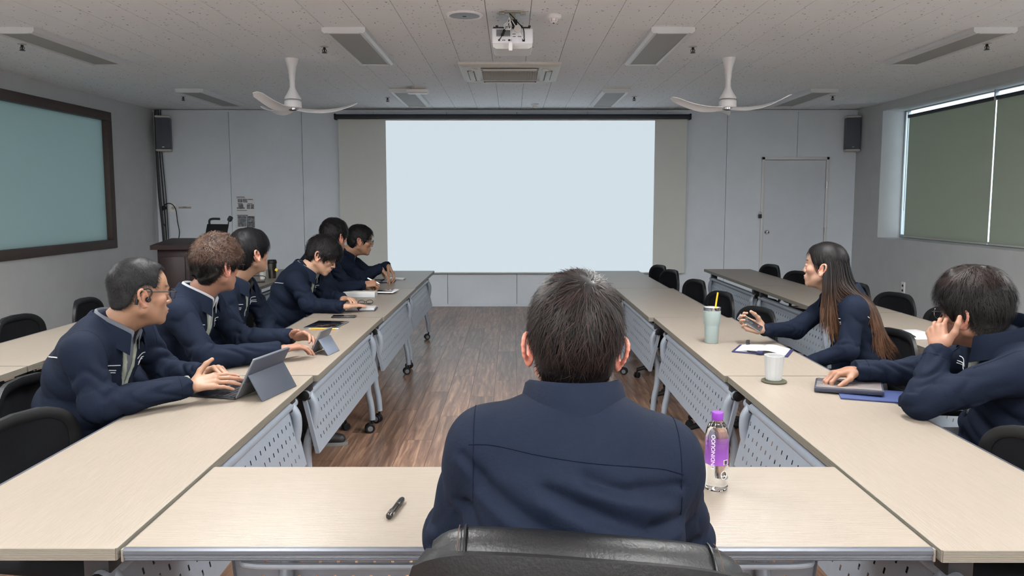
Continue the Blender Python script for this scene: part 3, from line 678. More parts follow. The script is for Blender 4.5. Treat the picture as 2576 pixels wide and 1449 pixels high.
# ================================================================ ORGANIC MODELLING (distance fields -> one closed mesh)
f4 = np.float32
def V3(*a): return np.array(a if len(a) == 3 else a[0], dtype=f4)
def unit(v): v = np.asarray(v, dtype=f4); return v/np.linalg.norm(v)
def smin(a, b, k):
    if k <= 0: return np.minimum(a, b)
    h = np.clip(.5+.5*(b-a)/k, 0, 1); return b*(1-h)+a*h-k*h*(1-h)
class SDF:
    def __init__(s, lo, hi, h):
        s.h = h; s.lo = V3(lo); s.ax = [np.arange(lo[i], hi[i]+h, h, dtype=f4) for i in range(3)]
        s.F = np.full([len(a) for a in s.ax], 1., f4)
    def sub(s, lo, hi):
        sl = []
        for i in range(3):
            a = int(max(0, np.floor((lo[i]-s.lo[i])/s.h))); b = int(min(len(s.ax[i]), np.ceil((hi[i]-s.lo[i])/s.h)+2)); sl.append(slice(a, max(b, a)))
        return tuple(sl)
    def P(s, sl=None):
        sl = sl or (slice(None),)*3
        return s.ax[0][sl[0]][:, None, None], s.ax[1][sl[1]][None, :, None], s.ax[2][sl[2]][None, None, :]
    def cap(s, a, b, ra, rb, k=.02, an=None, op='add', wob=None):
        a = V3(a); b = V3(b); R = max(ra, rb)+k+.03
        sl = s.sub(np.minimum(a, b)-R, np.maximum(a, b)+R); x, y, z = s.P(sl); ab = b-a; L2 = float(ab@ab)+1e-9
        px, py, pz = x-a[0], y-a[1], z-a[2]
        t = np.clip((px*ab[0]+py*ab[1]+pz*ab[2])/L2, 0, 1)
        dx, dy, dz = px-t*ab[0], py-t*ab[1], pz-t*ab[2]
        if an is not None:
            n, sc = an; q = (dx*n[0]+dy*n[1]+dz*n[2])*(sc-1); dx = dx+n[0]*q; dy = dy+n[1]*q; dz = dz+n[2]*q
        d = np.sqrt(dx*dx+dy*dy+dz*dz)-(ra+(rb-ra)*t)
        if an is not None: d = d/max(1., .5*(1+sc))
        s.mix(sl, d, k, op)
    def mix(s, sl, d, k, op):
        if op == 'add': s.F[sl] = smin(s.F[sl], d, k)
        else: s.F[sl] = -smin(-s.F[sl], d, k)
    def ell(s, c, r, A, k=.015, op='add'):
        """A: 3x3, columns = local axes"""
        c = V3(c); R = max(r)+k+.03; sl = s.sub(c-R, c+R); x, y, z = s.P(sl); x = x-c[0]; y = y-c[1]; z = z-c[2]
        k0 = 0; k1 = 0
        for i in range(3):
            q = x*A[0][i]+y*A[1][i]+z*A[2][i]; k0 = k0+(q/r[i])**2; k1 = k1+(q/r[i]**2)**2
        k0 = np.sqrt(k0); d = k0*(k0-1)/np.maximum(np.sqrt(k1), 1e-6); s.mix(sl, d, k, op)
    def plane(s, p, n):
        """keep the side where (q-p).n < 0"""
        x, y, z = s.P(); s.F = np.maximum(s.F, (x-p[0])*n[0]+(y-p[1])*n[1]+(z-p[2])*n[2])
    def groove(s, a, b, depth, w):
        a = V3(a); b = V3(b); R = w*3; sl = s.sub(np.minimum(a, b)-R, np.maximum(a, b)+R); x, y, z = s.P(sl); ab = b-a; L2 = float(ab@ab)+1e-9
        t = np.clip(((x-a[0])*ab[0]+(y-a[1])*ab[1]+(z-a[2])*ab[2])/L2, 0, 1)
        d2 = (x-a[0]-t*ab[0])**2+(y-a[1]-t*ab[1])**2+(z-a[2]-t*ab[2])**2
        s.F[sl] += depth*np.exp(-d2/(w*w))*np.minimum(1, 6*np.minimum(t, 1-t)+.15)
    def mesh(s, F=None, smooth=1):
        return surface_nets(s.F if F is None else F, s.lo, s.h, smooth)
def surface_nets(F, lo, h, smooth=1):
    S_ = F < 0; nx, ny, nz = F.shape
    cnt = np.zeros((nx-1, ny-1, nz-1), np.int8)
    for i in (0, 1):
        for j in (0, 1):
            for k in (0, 1): cnt += S_[i:nx-1+i, j:ny-1+j, k:nz-1+k]
    I = np.argwhere((cnt > 0) & (cnt < 8)); idx = np.full(cnt.shape, -1, np.int64); idx[I[:, 0], I[:, 1], I[:, 2]] = np.arange(len(I))
    acc = np.zeros((len(I), 3)); num = np.zeros(len(I))
    C = [(0, 0, 0), (1, 0, 0), (0, 1, 0), (1, 1, 0), (0, 0, 1), (1, 0, 1), (0, 1, 1), (1, 1, 1)]
    val = [F[I[:, 0]+c[0], I[:, 1]+c[1], I[:, 2]+c[2]] for c in C]
    for a in range(8):
        for b in range(a+1, 8):
            if sum(abs(C[a][q]-C[b][q]) for q in range(3)) != 1: continue
            m = (val[a] < 0) != (val[b] < 0); t = np.where(m, val[a]/(val[a]-val[b]+1e-12), 0)
            for q in range(3): acc[:, q] += np.where(m, C[a][q]+t*(C[b][q]-C[a][q]), 0)
            num += m
    V = (I+acc/num[:, None])*h+lo
    Q = []
    for ax in range(3):
        sl0 = [slice(None)]*3; sl1 = [slice(None)]*3; sl0[ax] = slice(0, -1); sl1[ax] = slice(1, None)
        E = np.argwhere(S_[tuple(sl0)] != S_[tuple(sl1)])
        o1, o2 = [(1, 2), (2, 0), (0, 1)][ax]
        E = E[(E[:, o1] > 0) & (E[:, o2] > 0) & (E[:, o1] < F.shape[o1]-1) & (E[:, o2] < F.shape[o2]-1)]
        inside = S_[E[:, 0], E[:, 1], E[:, 2]]
        def cell(d1, d2): c = E.copy(); c[:, o1] -= d1; c[:, o2] -= d2; return idx[c[:, 0], c[:, 1], c[:, 2]]
        q = np.stack([cell(1, 1), cell(0, 1), cell(0, 0), cell(1, 0)], 1)
        q[~inside] = q[~inside][:, ::-1]; Q.append(q)
    Q = np.concatenate(Q); Q = Q[(Q >= 0).all(1)]
    for _ in range(smooth): V = lap(V, Q, .5)
    return V, Q
def lap(V, Q, w):
    A = np.zeros_like(V); n = np.zeros(len(V))
    for a in range(4):
        i, j = Q[:, a], Q[:, (a+1) % 4]
        for q in range(3): A[:, q] += np.bincount(i, V[j, q], len(V))+np.bincount(j, V[i, q], len(V))
        n += np.bincount(i, minlength=len(V))+np.bincount(j, minlength=len(V))
    return V*(1-w)+w*A/np.maximum(n, 1)[:, None]
def join(parts):
    Vs, Qs, k = [], [], 0
    for v, q in parts: Vs.append(v); Qs.append(q+k); k += len(v)
    return np.concatenate(Vs), np.concatenate(Qs)
def np_mesh(name, V, Q, m, col=None, smooth=True):
    me = bpy.data.meshes.new(name); n = Q.shape[1]
    me.vertices.add(len(V)); me.vertices.foreach_set('co', np.ascontiguousarray(V, f4).ravel())
    me.loops.add(len(Q)*n); me.loops.foreach_set('vertex_index', Q.astype(np.int32).ravel())
    me.polygons.add(len(Q)); me.polygons.foreach_set('loop_start', np.arange(0, len(Q)*n, n, dtype=np.int32))
    me.update(calc_edges=True)
    if smooth: me.polygons.foreach_set('use_smooth', np.ones(len(Q), bool))
    if col is not None:
        a = me.color_attributes.new('Col', 'FLOAT_COLOR', 'POINT'); c4 = np.ones((len(V), 4), f4); c4[:, :3] = col; a.data.foreach_set('color', c4.ravel())
    me.materials.append(m); return me
def np_obj(name, V, Q, m, parent, col=None, smooth=True):
    # parent carries no rotation or scale: geometry is stored relative to it
    o = bpy.data.objects.new(name, np_mesh(name, V-np.array(parent_origin(parent)), Q, m, col, smooth)); return link(o, parent)
def parent_origin(p):
    x = Vector((0, 0, 0))
    while p is not None: x = x+p.location; p = p.parent
    return x[:]
def mb_obj(name, mb, m, parent, smooth=35):
    o_ = Vector(parent_origin(parent)); mb.v = [tuple(Vector(v)-o_) for v in mb.v]; return mb.build(name, m, parent, smooth)

M_skin = attr_mat('skin', .5, bump=.04, bscale=350, spec=.35, sub=.06)
M_hair = attr_mat('hair', .5, spec=.16)
M_jacket = mat('navy_work_jacket', (.0054, .0090, .0195), .8, var=.08, scale=90, bump=.12, bscale=220, spec=.10)
M_trouser = mat('dark_trousers', S(22, 24, 32), .85, var=.1, scale=100)
M_shoe = mat('black_shoe', S(28, 28, 32), .5); M_sole = mat('shoe_sole', S(110, 110, 108), .6)
M_pipe = mat('white_piping', S(180, 182, 186), .5)
M_seam = mat('navy_seam', (.004, .006, .014), .95, spec=.05)
M_lining = mat('grey_green_lining', S(122, 127, 116), .7, var=.06, scale=30)
M_metal = mat('silver_metal', S(190, 190, 192), .2, 1.)
M_rim = mat('dark_glasses_rim', S(36, 30, 30), .3)
M_lens = mat('spectacle_lens', (1, 1, 1), .02, trans=1., spec=.3); M_lens.node_tree.nodes['Principled BSDF'].inputs['IOR'].default_value = 1.05

def frame(fwd, pitch=0., roll=0.):
    """columns right, forward, up. pitch>0 looks up, roll>0 tips to the right"""
    f = unit((fwd[0], fwd[1], 0)); u = V3(0, 0, 1); r = np.cross(f, u)
    f2 = f*math.cos(pitch)+u*math.sin(pitch); u2 = u*math.cos(pitch)-f*math.sin(pitch)
    r3 = r*math.cos(roll)-u2*math.sin(roll); u3 = u2*math.cos(roll)+r*math.sin(roll)
    return np.stack([r3, f2, u3], 1).astype(f4)

# ---------------------------------------------------------------- head
def head_mesh(c, A, s, neck, h=.003, jaw=1., female=False):
    c = V3(c); W = lambda *p: c+A@(V3(p)*s)
    lo = np.minimum(c-.15*s, V3(neck)-.075); hi = np.maximum(c+.15*s, V3(neck)+.075)
    g = SDF(lo, hi, h); E = lambda p, r, k=.015, op='add', B=None: g.ell(W(*p), [q*s for q in r], A if B is None else A@B, k*s, op)
    Cp = lambda a, b, ra, rb, k=.012, op='add': g.cap(W(*a), W(*b), ra*s, rb*s, k*s, None, op)
    E((0, -.013, .032), (.0745, .096, .090)); E((0, .036, .034), (.061, .051, .060), .02); E((0, .028, -.036), (.057*jaw, .056, .070), .02)
    for q in (-1, 1):
        Cp((q*.052*jaw, -.008, -.052), (q*.012, .066, -.095), .021, .017, .022)
        E((q*.044, .05, -.018), (.023, .024, .022), .016)
    E((0, .070, -.096), (.021, .017, .016), .012)
    Cp((-.036, .079, .023), (.036, .079, .023), .0085, .0085, .014)
    for q in (-1, 1): E((q*.032, .100, .003), (.019, .017, .0125), .012, 'sub')
    for q in (-1, 1): E((q*.0315, .0745, .003), (.0145, .0145, .0125), .004)
    E((0, .074, -.064), (.033, .021, .024), .014)
    nl = .0 if not female else -.004
    Cp((0, .084, .008), (0, .1035+nl, -.030), .0062, .0090, .010)
    for q in (-1, 1): E((q*.0110, .0925+nl, -.034), (.0085, .010, .0075), .006)
    E((0, .0925, -.0585), (.021, .0075, .0048), .004); E((0, .0905, -.0695), (.018, .0080, .0058), .004)
    Cp((-.022, .094, -.064), (.022, .094, -.064), .0014, .0014, .003, 'sub')
    # ears: flattened shell with a raised rim and a hollow
    for q in (-1, 1):
        B = np.stack([unit((1, .0, -.05*q)), unit((.0, .95, .18)), unit((.05*q, -.18, .95))], 1).astype(f4)
        tilt = np.array([[math.cos(.42*q), math.sin(.42*q), 0], [-math.sin(.42*q), math.cos(.42*q), 0], [0, 0, 1]], f4)
        B = tilt@B
        E((q*.083, -.022, -.010), (.0055, .0195, .031), .005, 'add', B)
        rim = []
        for t in np.linspace(-2.2, 2.0, 11):
            yy = -.020-.019*math.cos(t)*1.; zz = -.008+.031*math.sin(t+.55)*1.; rim.append((q*(.087+.010*max(0, math.cos(t))), yy-.004*max(0, math.cos(t)), zz))
        for a_, b_ in zip(rim[:-1], rim[1:]): Cp(a_, b_, .0042, .0042, .004)
        E((q*.084, -.020, -.037), (.0055, .0085, .0085), .005)
        E((q*.0925, -.014, -.012), (.0075, .0085, .0150), .004, 'sub', B)
        E((q*.083, -.003, -.014), (.005, .004, .007), .004)
    # neck
    n0 = W(0, -.022, -.045); n1 = V3(neck); r = (.052 if not female else .044)
    g.cap(n0, n1, r*s, (r+.008)*s, .025); g.cap(W(0, .02, -.085), n1+A@V3(0, .03, .0), .028*s, .03*s, .03)
    V, Q = g.mesh(smooth=1)
    return V, Q, (V-c)@A/s
def head_colors(L, skin, lip=.55, brow=(.02, .016, .014), rosy=.12, stubble=0.):
    n = len(L); col = np.tile(V3(skin), (n, 1)); ax = np.abs(L[:, 0]); y = L[:, 1]; z = L[:, 2]
    def blend(m, c): nonlocal col; m = np.clip(m, 0, 1)[:, None]; col = col*(1-m)+V3(c)*m
    blend(rosy*(np.exp(-((ax-.086)/.018)**2-((z+.01)/.04)**2)*2.0), (.62, .24, .18))
    blend(rosy*np.exp(-((ax-.04)/.025)**2-((z+.02)/.025)**2)*(y > .03), (.62, .26, .2))
    if stubble: blend(stubble*((z < -.05) & (y > .0)*1.), (.25, .2, .18))
    blend(lip*np.exp(-(ax/.019)**4-((z+.064)/.0085)**4)*(y > .083), (.50, .20, .17))
    zc = .027+.004*np.cos((ax-.033)/.02); blend(.9*np.exp(-((z-zc)/.0042)**4)*((ax > .013) & (ax < .052) & (y > .045)), brow)
    blend(.95*np.exp(-((z-.0035)/.0026)**4)*np.exp(-((ax-.0315)/.0125)**4)*(y > .07), (.03, .022, .02))
    return col

def poly_sd(y, z, P):
    d = None; s_ = np.ones(np.broadcast(y, z).shape, f4); n = len(P)
    for i in range(n):
        a = P[i]; b = P[i-1]; ex, ez = b[0]-a[0], b[1]-a[1]; wx, wz = y-a[0], z-a[1]
        t = np.clip((wx*ex+wz*ez)/(ex*ex+ez*ez), 0, 1); q = (wx-ex*t)**2+(wz-ez*t)**2; d = q if d is None else np.minimum(d, q)
        c1 = z >= a[1]; c2 = z < b[1]; c3 = ex*wz > ez*wx; f = (c1 & c2 & c3) | (~c1 & ~c2 & ~c3); s_ = np.where(f, -s_, s_)
    return s_*np.sqrt(d)
HAIRLINE = [(.16, .25), (.16, .085), (.086, .073), (.066, .060), (.055, .030), (.042, .002), (.034, -.024), (.022, -.026), (.012, .010), (.0, .024), (-.026, .022), (-.042, -.008), (-.05, -.05), (-.07, -.082), (-.16, -.082), (-.16, .25)]
def hair_cap(c, A, s, st, h=.0036):
    c = V3(c); g = SDF(c-.165*s, c+.175*s, h); x, y, z = g.P()
    x, y, z = x-c[0], y-c[1], z-c[2]
    lx, ly, lz = [(x*A[0][i]+y*A[1][i]+z*A[2][i])/s for i in range(3)]
    ts, tb, tt, tf = st.get('ts', .010), st.get('tb', .014), st.get('tt', .022), st.get('tf', .012)
    def el(cx, rx): k0 = np.sqrt(((lx-cx[0])/rx[0])**2+((ly-cx[1])/rx[1])**2+((lz-cx[2])/rx[2])**2); return (k0-1)*min(rx)
    d = smin(el((0, -.013-(tb-tf)/2, .034+tt/3), (.0755+ts, .0965+(tb+tf)/2, .088+tt*2/3)), el((0, .034+tf*.5, .040+tt*.35), (.058+ts, .052+tf*.6, .056+tt*.75)), .02)
    d = smin(d, el((0, -.045, -.035), (.062+ts*.5, .050+tb*.35, .058)), .03)
    n = .5*np.sin(lx*95+2*np.sin(ly*60+1)+st.get('seed', 0))+.5*np.sin(ly*80+2*np.sin(lz*70)+lx*40)
    d = d-st.get('lump', .002)*n
    ps = poly_sd(ly+.012*lx*0, lz, st.get('line', HAIRLINE))
    d = -smin(-d, -ps, .008)*1.
    F = (d*s).astype(f4); V, Q = surface_nets(F, g.lo, h, 2)
    return V, Q, (V-c)@A/s
def strands(L, N, n, length, crown, rngs, width=.0016, gravity=.0, fwd=0., jitter=.35, lift=.004, curl=0., steps=6, zs=True, part=None):
    """hair ribbons in head space rooted on the cap surface"""
    I = rngs.integers(0, len(L), n); P = L[I]+rngs.normal(0, .0012, (n, 3)); P = P-N[I]*.003
    ln = length*(0.55+.75*rngs.random(n)); out = [P.copy()]; ctr = V3(0, -.013, .03)
    if zs: ln = ln*np.clip((P[:, 2]+.085-.5*np.clip(P[:, 1], 0, .1))/.10, .18, 1)
    R = V3(.088, .108, .108)
    ph = rngs.random((n, 2))*6.28; side = None; widths = []
    J = rngs.normal(0, jitter, (n, 3))
    for k in range(steps):
        nr = (P-ctr)/R**2; nr /= np.linalg.norm(nr, axis=1)[:, None]
        d = P-V3(crown); d[:, 1] += fwd*.05; d[:, 2] -= gravity*.06
        d = d/np.maximum(np.linalg.norm(d, axis=1), .01)[:, None]+J
        if part is not None: d = d+V3(part)*np.clip((P[:, 2:3]-.02)/.06, 0, 1)
        d = d-nr*(d*nr).sum(1)[:, None]; d /= np.maximum(np.linalg.norm(d, axis=1), 1e-5)[:, None]
        sd = np.cross(d, nr)
        P = P+d*(ln/steps)[:, None]+nr*(lift/steps*(1.6-k/steps*1.2))
        if curl:
            P = P+curl*(sd*np.sin(ph[:, :1]+k*1.9)+nr*np.cos(ph[:, 1:]+k*1.9)*.7)
        out.append(P.copy()); widths.append(sd)
    widths.append(widths[-1]); W = np.stack(out, 1); Sd = np.stack(widths, 1)
    wp = width*np.linspace(1., .25, steps+1)[None, :, None]*(.6+.8*rngs.random((n, 1, 1)))
    A_ = W-Sd*wp; B_ = W+Sd*wp; V = np.stack([A_, B_], 2).reshape(-1, 3)
    base = (np.arange(n)*(steps+1)*2)[:, None]; k = np.arange(steps)[None, :]*2
    Q = np.stack([base+k, base+k+1, base+k+3, base+k+2], -1).reshape(-1, 4)
    return V, Q, I
def vnormals(V, Q):
    fn = np.cross(V[Q[:, 2]]-V[Q[:, 0]], V[Q[:, 3]]-V[Q[:, 1]]); N = np.zeros_like(V)
    for a in range(4):
        for q in range(3): N[:, q] += np.bincount(Q[:, a], fn[:, q], len(V))
    return N/np.maximum(np.linalg.norm(N, axis=1), 1e-12)[:, None]

# ---------------------------------------------------------------- hand
def hand_mesh(w, d, n, right, curl=(20, 30, 20), spread=4, thumb=(35, 20), s=1., h=.0026, arm=None, fing=None):
    """w wrist point, d finger direction, n back-of-hand normal"""
    d = unit(d); n = V3(n); n = unit(n-d*(n@d)); x = np.cross(d, n)          # x points to the little-finger side of a right hand
    if not right: x = -x
    w = V3(w); W = lambda p: w+(x*p[0]+d*p[1]+n*p[2])*s
    pts = []; segs = []
    base = [(-.029, .088, .0), (-.0095, .093, .002), (.0105, .090, .001), (.0285, .082, -.002)]
    lens = [(.044, .025, .021), (.048, .029, .022), (.045, .027, .022), (.035, .020, .019)]
    for i, (b, ls) in enumerate(zip(base, lens)):
        cu = fing[i] if fing else curl; p = np.array(b); a = 0; sp = math.radians((i-1.4)*spread); r0 = (.0088, .009, .0086, .0076)[i]
        for j in range(3):
            a += math.radians(cu[j]); q = p+np.array([math.sin(sp)*math.cos(a), math.cos(sp)*math.cos(a), -math.sin(a)])*ls[j]
            segs.append((p, q, r0*(1-.09*j), r0*(1-.09*(j+1)))); p = q
    t0 = np.array((-.026, .022, -.006)); ta, tb_ = math.radians(thumb[0]), math.radians(thumb[1])
    dirt = np.array([-math.sin(ta)*math.cos(tb_), math.cos(ta)*math.cos(tb_), -math.sin(tb_)])
    t1 = t0+dirt*.042; t2 = t1+unit(dirt+np.array([.22, .25, 0]))*.033; t3 = t2+unit(dirt+np.array([.34, .5, -.05]))*.027
    segs += [(t0, t1, .0155, .0115), (t1, t2, .0112, .0098), (t2, t3, .0098, .0078)]
    allp = np.array([W(q) for s_ in segs for q in s_[:2]]+[w-d*.07*s, w])
    if arm is not None: allp = np.vstack([allp, V3(arm)])
    g = SDF(allp.min(0)-.045, allp.max(0)+.045, h)
    for a, b, ra, rb in segs[:12]: g.cap(W(a), W(b), ra*s, rb*s, .0035*s)
    for i in range(4): g.cap(W((base[i][0]*.72, .028, 0)), W(base[i]), .0135*s, .0105*s, .010*s)
    for a, b, ra, rb in segs[12:]: g.cap(W(a), W(b), ra*s, rb*s, .007*s)
    g.cap(W((-.012, .03, -.004)), W((.014, .03, -.002)), .0165*s, .0155*s, .012*s)
    g.cap(W(t0), W((-.022, .07, -.004)), .014*s, .009*s, .012*s)
    e = w-d*.075*s if arm is None else V3(arm)
    g.cap(W((0, .012, -.001)), e, .0225*s, .029*s, .015*s, (n, 1.22))
    V, Q = g.mesh(smooth=1); return V, Q

# ---------------------------------------------------------------- clothes
def wrinkle(g, amp, seed):
    x, y, z = g.P(); r = np.random.default_rng(seed); tot = 0
    for k, (fr, a) in enumerate(((22, 1.), (38, .6), (60, .35))):
        v = r.normal(size=3); v[2] *= .9; v /= np.linalg.norm(v); w = r.normal(size=3); w /= np.linalg.norm(w); p = r.random(2)*6.28
        q = np.sin((x*v[0]+y*v[1]+z*v[2])*fr+1.6*np.sin((x*w[0]+y*w[1]+z*w[2])*fr*.55+p[1])+p[0])
        tot = tot+a*(np.abs(q)-.5)
    g.F = g.F+amp*tot.astype(f4)
def jacket_sdf(J, B=1., h=.008, seed=1, wr=.0035, creases=()):
    hip, neck = V3(J['hip']), V3(J['neck']); f = unit((*J['face'], 0)); up = unit(neck-hip); r = unit(np.cross(f, up)); f = np.cross(up, r)
    L = np.linalg.norm(neck-hip); sag = V3(J.get('sag', (0, 0, 0)))
    pt = lambda t, o=0.: hip+(neck-hip)*t-f*(.035*math.sin(t*PI))*1.+f*o+sag*math.sin(t*PI)
    pts = np.array([hip, neck, J['shL'], J['shR'], J['elL'], J['elR'], J['wrL'], J['wrR']], f4)
    g = SDF(pts.min(0)-.26, pts.max(0)+.16, h)
    secs = [(0, .172, .150), (.3, .166, .142), (.62, .172, .130), (.82, .155, .104), (.96, .062, .056)]
    secs = [(t, w*B, d*B) for t, w, d in secs]
    for (t0, w0, d0), (t1, w1, d1) in zip(secs[:-1], secs[1:]):
        g.cap(pt(t0), pt(t1), w0, w1, .03, (f, (w0/d0+w1/d1)/2))
    for sd in ('L', 'R'):
        sh, el, wr_ = V3(J['sh'+sd]), V3(J['el'+sd]), V3(J['wr'+sd])
        g.cap(pt(.95), sh+up*.006, .050*B, .052*B, .05); g.cap(pt(.8), sh-up*.02, .09*B, .058*B, .06)
        g.cap(sh, el, .063*B, .054*B, .035); g.cap(el, wr_, .054*B, .040*B, .03)
    wrinkle(g, wr, seed)
    for sd in ('L', 'R'):       # open cuffs
        el, wr_ = V3(J['el'+sd]), V3(J['wr'+sd]); ax = unit(wr_-el); q = wr_+ax*.012
        sl = g.sub(wr_-.11, wr_+.11); x, y, z = g.P(sl)
        pl = (x-q[0])*ax[0]+(y-q[1])*ax[1]+(z-q[2])*ax[2]
        near = np.sqrt((x-wr_[0])**2+(y-wr_[1])**2+(z-wr_[2])**2)
        g.F[sl] = np.where(near < .10, np.maximum(g.F[sl], pl), g.F[sl])
    zcut = hip[2]-.07; x, y, z = g.P(); g.F = np.maximum(g.F, (zcut-z).astype(f4))
    return g, (neck, r, f, up)
def folds(V, Q, J, frm, seed, amp=1., creases=()):
    """cloth folds: displace along the normals, sleeves bunch round the elbow, trunk drapes diagonally"""
    N = vnormals(V, Q); nk, r, f, u = frm; hip = V3(J['hip']); rs = np.random.default_rng(seed); D = np.zeros(len(V)); armw = np.zeros(len(V))
    for sd in ('L', 'R'):
        sh, el, wr = V3(J['sh'+sd]), V3(J['el'+sd]), V3(J['wr'+sd]); best = np.full(len(V), 9.); T_ = np.zeros(len(V)); PH = np.zeros(len(V))
        bend = unit(unit(sh-el)+unit(wr-el)); p = rs.random(6)*6.28
        for a, b, t0 in ((sh, el, 0.), (el, wr, 1.)):
            ab = b-a; t = np.clip(((V-a)@ab)/(ab@ab), 0, 1); q = V-a-t[:, None]*ab; d = np.linalg.norm(q, axis=1); m = d < best
            e2 = unit(np.cross(ab, bend)); e1 = unit(np.cross(e2, ab)); ph = np.arctan2(q@e2, q@e1)
            best = np.where(m, d, best); T_ = np.where(m, t0+t, T_); PH = np.where(m, ph, PH)
        w = np.clip((.105-best)/.03, 0, 1)*np.clip((T_-.05)/.2, 0, 1); armw = np.maximum(armw, w)
        inner = np.clip(.35+.65*np.cos(PH), 0, 1)
        we = np.exp(-((T_-1.)/.24)**2)
        Tw = T_+.10*np.sin(2.3*PH+p[0])+.07*np.sin(9*T_+p[1])+.05*np.sin(3*PH-5*T_+p[2])
        na = .5+.5*np.sin(4.1*T_+1.7*PH+p[3])*np.sin(2.2*PH-3*T_+p[4])
        rid = lambda q: np.maximum(np.abs(np.sin(q)), .10)**.6-.6
        d1 = rid(PI*(Tw*4.3+.1*PH)+p[5]); d2 = rid(PI*(Tw*2.3+.55*PH/PI*2)+p[3]); d3 = rid(PI*(Tw*2.9-.75*PH/PI*2)+p[4])
        D += w*(.0105*we*inner*d1*(.45+.7*na)+.0062*d2*na*(.5+np.exp(-((T_-.6)/.35)**2))+.0048*d3*(1-na)*(.4+(T_ > .8)))
    x = V-nk; lr, lf, lu = x@r, x@f, x@u; an = np.arctan2(lr, -lf); H = np.clip(-lu/np.linalg.norm(nk-hip), 0, 1.2); p = rs.random(6)*6.28
    tw = (1-armw)*np.clip((H-.12)/.2, 0, 1)
    e1 = np.abs(np.sin(PI*(H*3.6+.55*np.sin(an+p[0])+.25*np.sin(2*an+p[1]))+p[2]))-.62
    e2 = np.abs(np.sin(PI*(H*6.5-.9*an/PI*2+.2*np.sin(3*an+p[3]))+p[4]))-.62
    D += tw*(.0065*e1*(.4+H)+.0045*e2*np.clip(H, .15, 1)); D *= amp*2.3
    for (a, b, dep, wd, nrm) in creases:
        a = V3(a); b = V3(b); nrm = unit(nrm); pr = lambda q: q-np.outer(q@nrm, nrm) if q.ndim > 1 else q-nrm*(q@nrm)
        ab = pr(b-a); q = pr(V-a); t = np.clip((q@ab)/(ab@ab), 0, 1); d = np.linalg.norm(q-t[:, None]*ab, axis=1)
        sgn = np.cross(ab, nrm); sid = (q-t[:, None]*ab)@unit(sgn)
        D += (-dep*np.exp(-(d/wd)**2)+.7*dep*np.exp(-((sid-wd*1.7)/(wd*1.3))**2)*np.exp(-(d/(wd*3))**2))*np.clip(8*np.minimum(t, 1-t)+.1, 0, 1)*(N@nrm > .15)
    return V+N*D[:, None]
def collar_mesh(c, r, f, u, a=.074, b=.080, lift=.0, open_=38, drop=.0, wide=1.):
    mb = MB(); n = 33; ph0 = math.radians(180-open_); grid = []
    for i in range(n):
        ph = -ph0+2*ph0*i/(n-1); q = abs(ph)/ph0; e = q**3
        dr = lambda rad: (r*math.sin(ph)*(a+rad)+(-f)*math.cos(ph)*(b+rad))
        fr = f*(.018*e)
        base = V3(c)+fr
        prof = [(-.002, -.030-.035*e), (-.003, .0-.03*e), (.001, .030+lift-.035*e), (.006, .036+lift-.036*e), (.013, .031+lift-.038*e), (.022*wide, .006-.046*e), (.034*wide, -.022-.050*e-drop*e), (.036*wide, -.026-.052*e-drop*e), (.031*wide, -.026-.052*e-drop*e), (.016*wide, .004-.046*e), (.008, .020+lift*.5-.04*e)]
        grid.append([tuple(base+dr(x_)+u*z_) for x_, z_ in prof])
    mb.sheet(grid); mb.add(grid[0], [tuple(range(len(grid[0])))]); mb.add(grid[-1], [tuple(range(len(grid[-1])-1, -1, -1))]); return mb
def on_surface(bvh, pts, dirn, off=.0012):
    out = []
    for p in pts:
        hit = bvh.ray_cast(Vector([float(q) for q in p]), Vector([float(q) for q in dirn]))
        if hit[0] is not None: out.append(hit[0]+hit[1]*off if hit[1].dot(Vector([float(q) for q in dirn])) < 0 else hit[0]-hit[1]*off)
    return out
def dense(a, b, n=9): a = V3(a); b = V3(b); return [a+(b-a)*t for t in np.linspace(0, 1, n)]

def glasses(parent, c, A, s, style='rect', rim=M_rim, rr=.0012, lens=(.024, .018)):
    W = lambda *p: Vector([float(q) for q in V3(c)+A@(V3(p)*s)])
    fr = MB(); lenses = []
    for q in (-1, 1):
        e = .5 if style == 'rect' else 1.
        loop = []
        for k in range(25):
            t = 2*PI*k/24; cx, sz = math.cos(t), math.sin(t); xx = q*.033+lens[0]*abs(cx)**e*(1 if cx > 0 else -1)
            loop.append(W(xx, .104-.10*max(0, abs(xx)-.02), .001+lens[1]*abs(sz)**e*(1 if sz > 0 else -1)))
        fr.tube(loop, rr*s, 6, False)
        lm = MB(); nrm = Vector([float(v) for v in A[:, 1]])*.0006
        Vv = [p+nrm for p in loop[:-1]]+[p-nrm for p in loop[:-1]]; lm.add(Vv, [tuple(range(24)), tuple(range(47, 23, -1))]+[(i, (i+1) % 24, 24+(i+1) % 24, 24+i) for i in range(24)])
        lenses.append(lm); x0 = .033+lens[0]
        fr.tube(arc([W(q*(x0-.001), .1005, .008), W(q*(x0+.014), .094, .010), W(q*.080, .02, .013), W(q*.086, -.014, .013), W(q*.083, -.036, -.004)], 4), rr*1.2*s, 6)
    fr.tube(arc([W(-.0100, .1035, .004), W(0, .108, .008), W(.0100, .1035, .004)], 4), rr*s, 6)
    o = mb_obj('glasses', fr, rim, parent)
    for lm in lenses: mb_obj('lens', lm, M_lens, o)
    return o
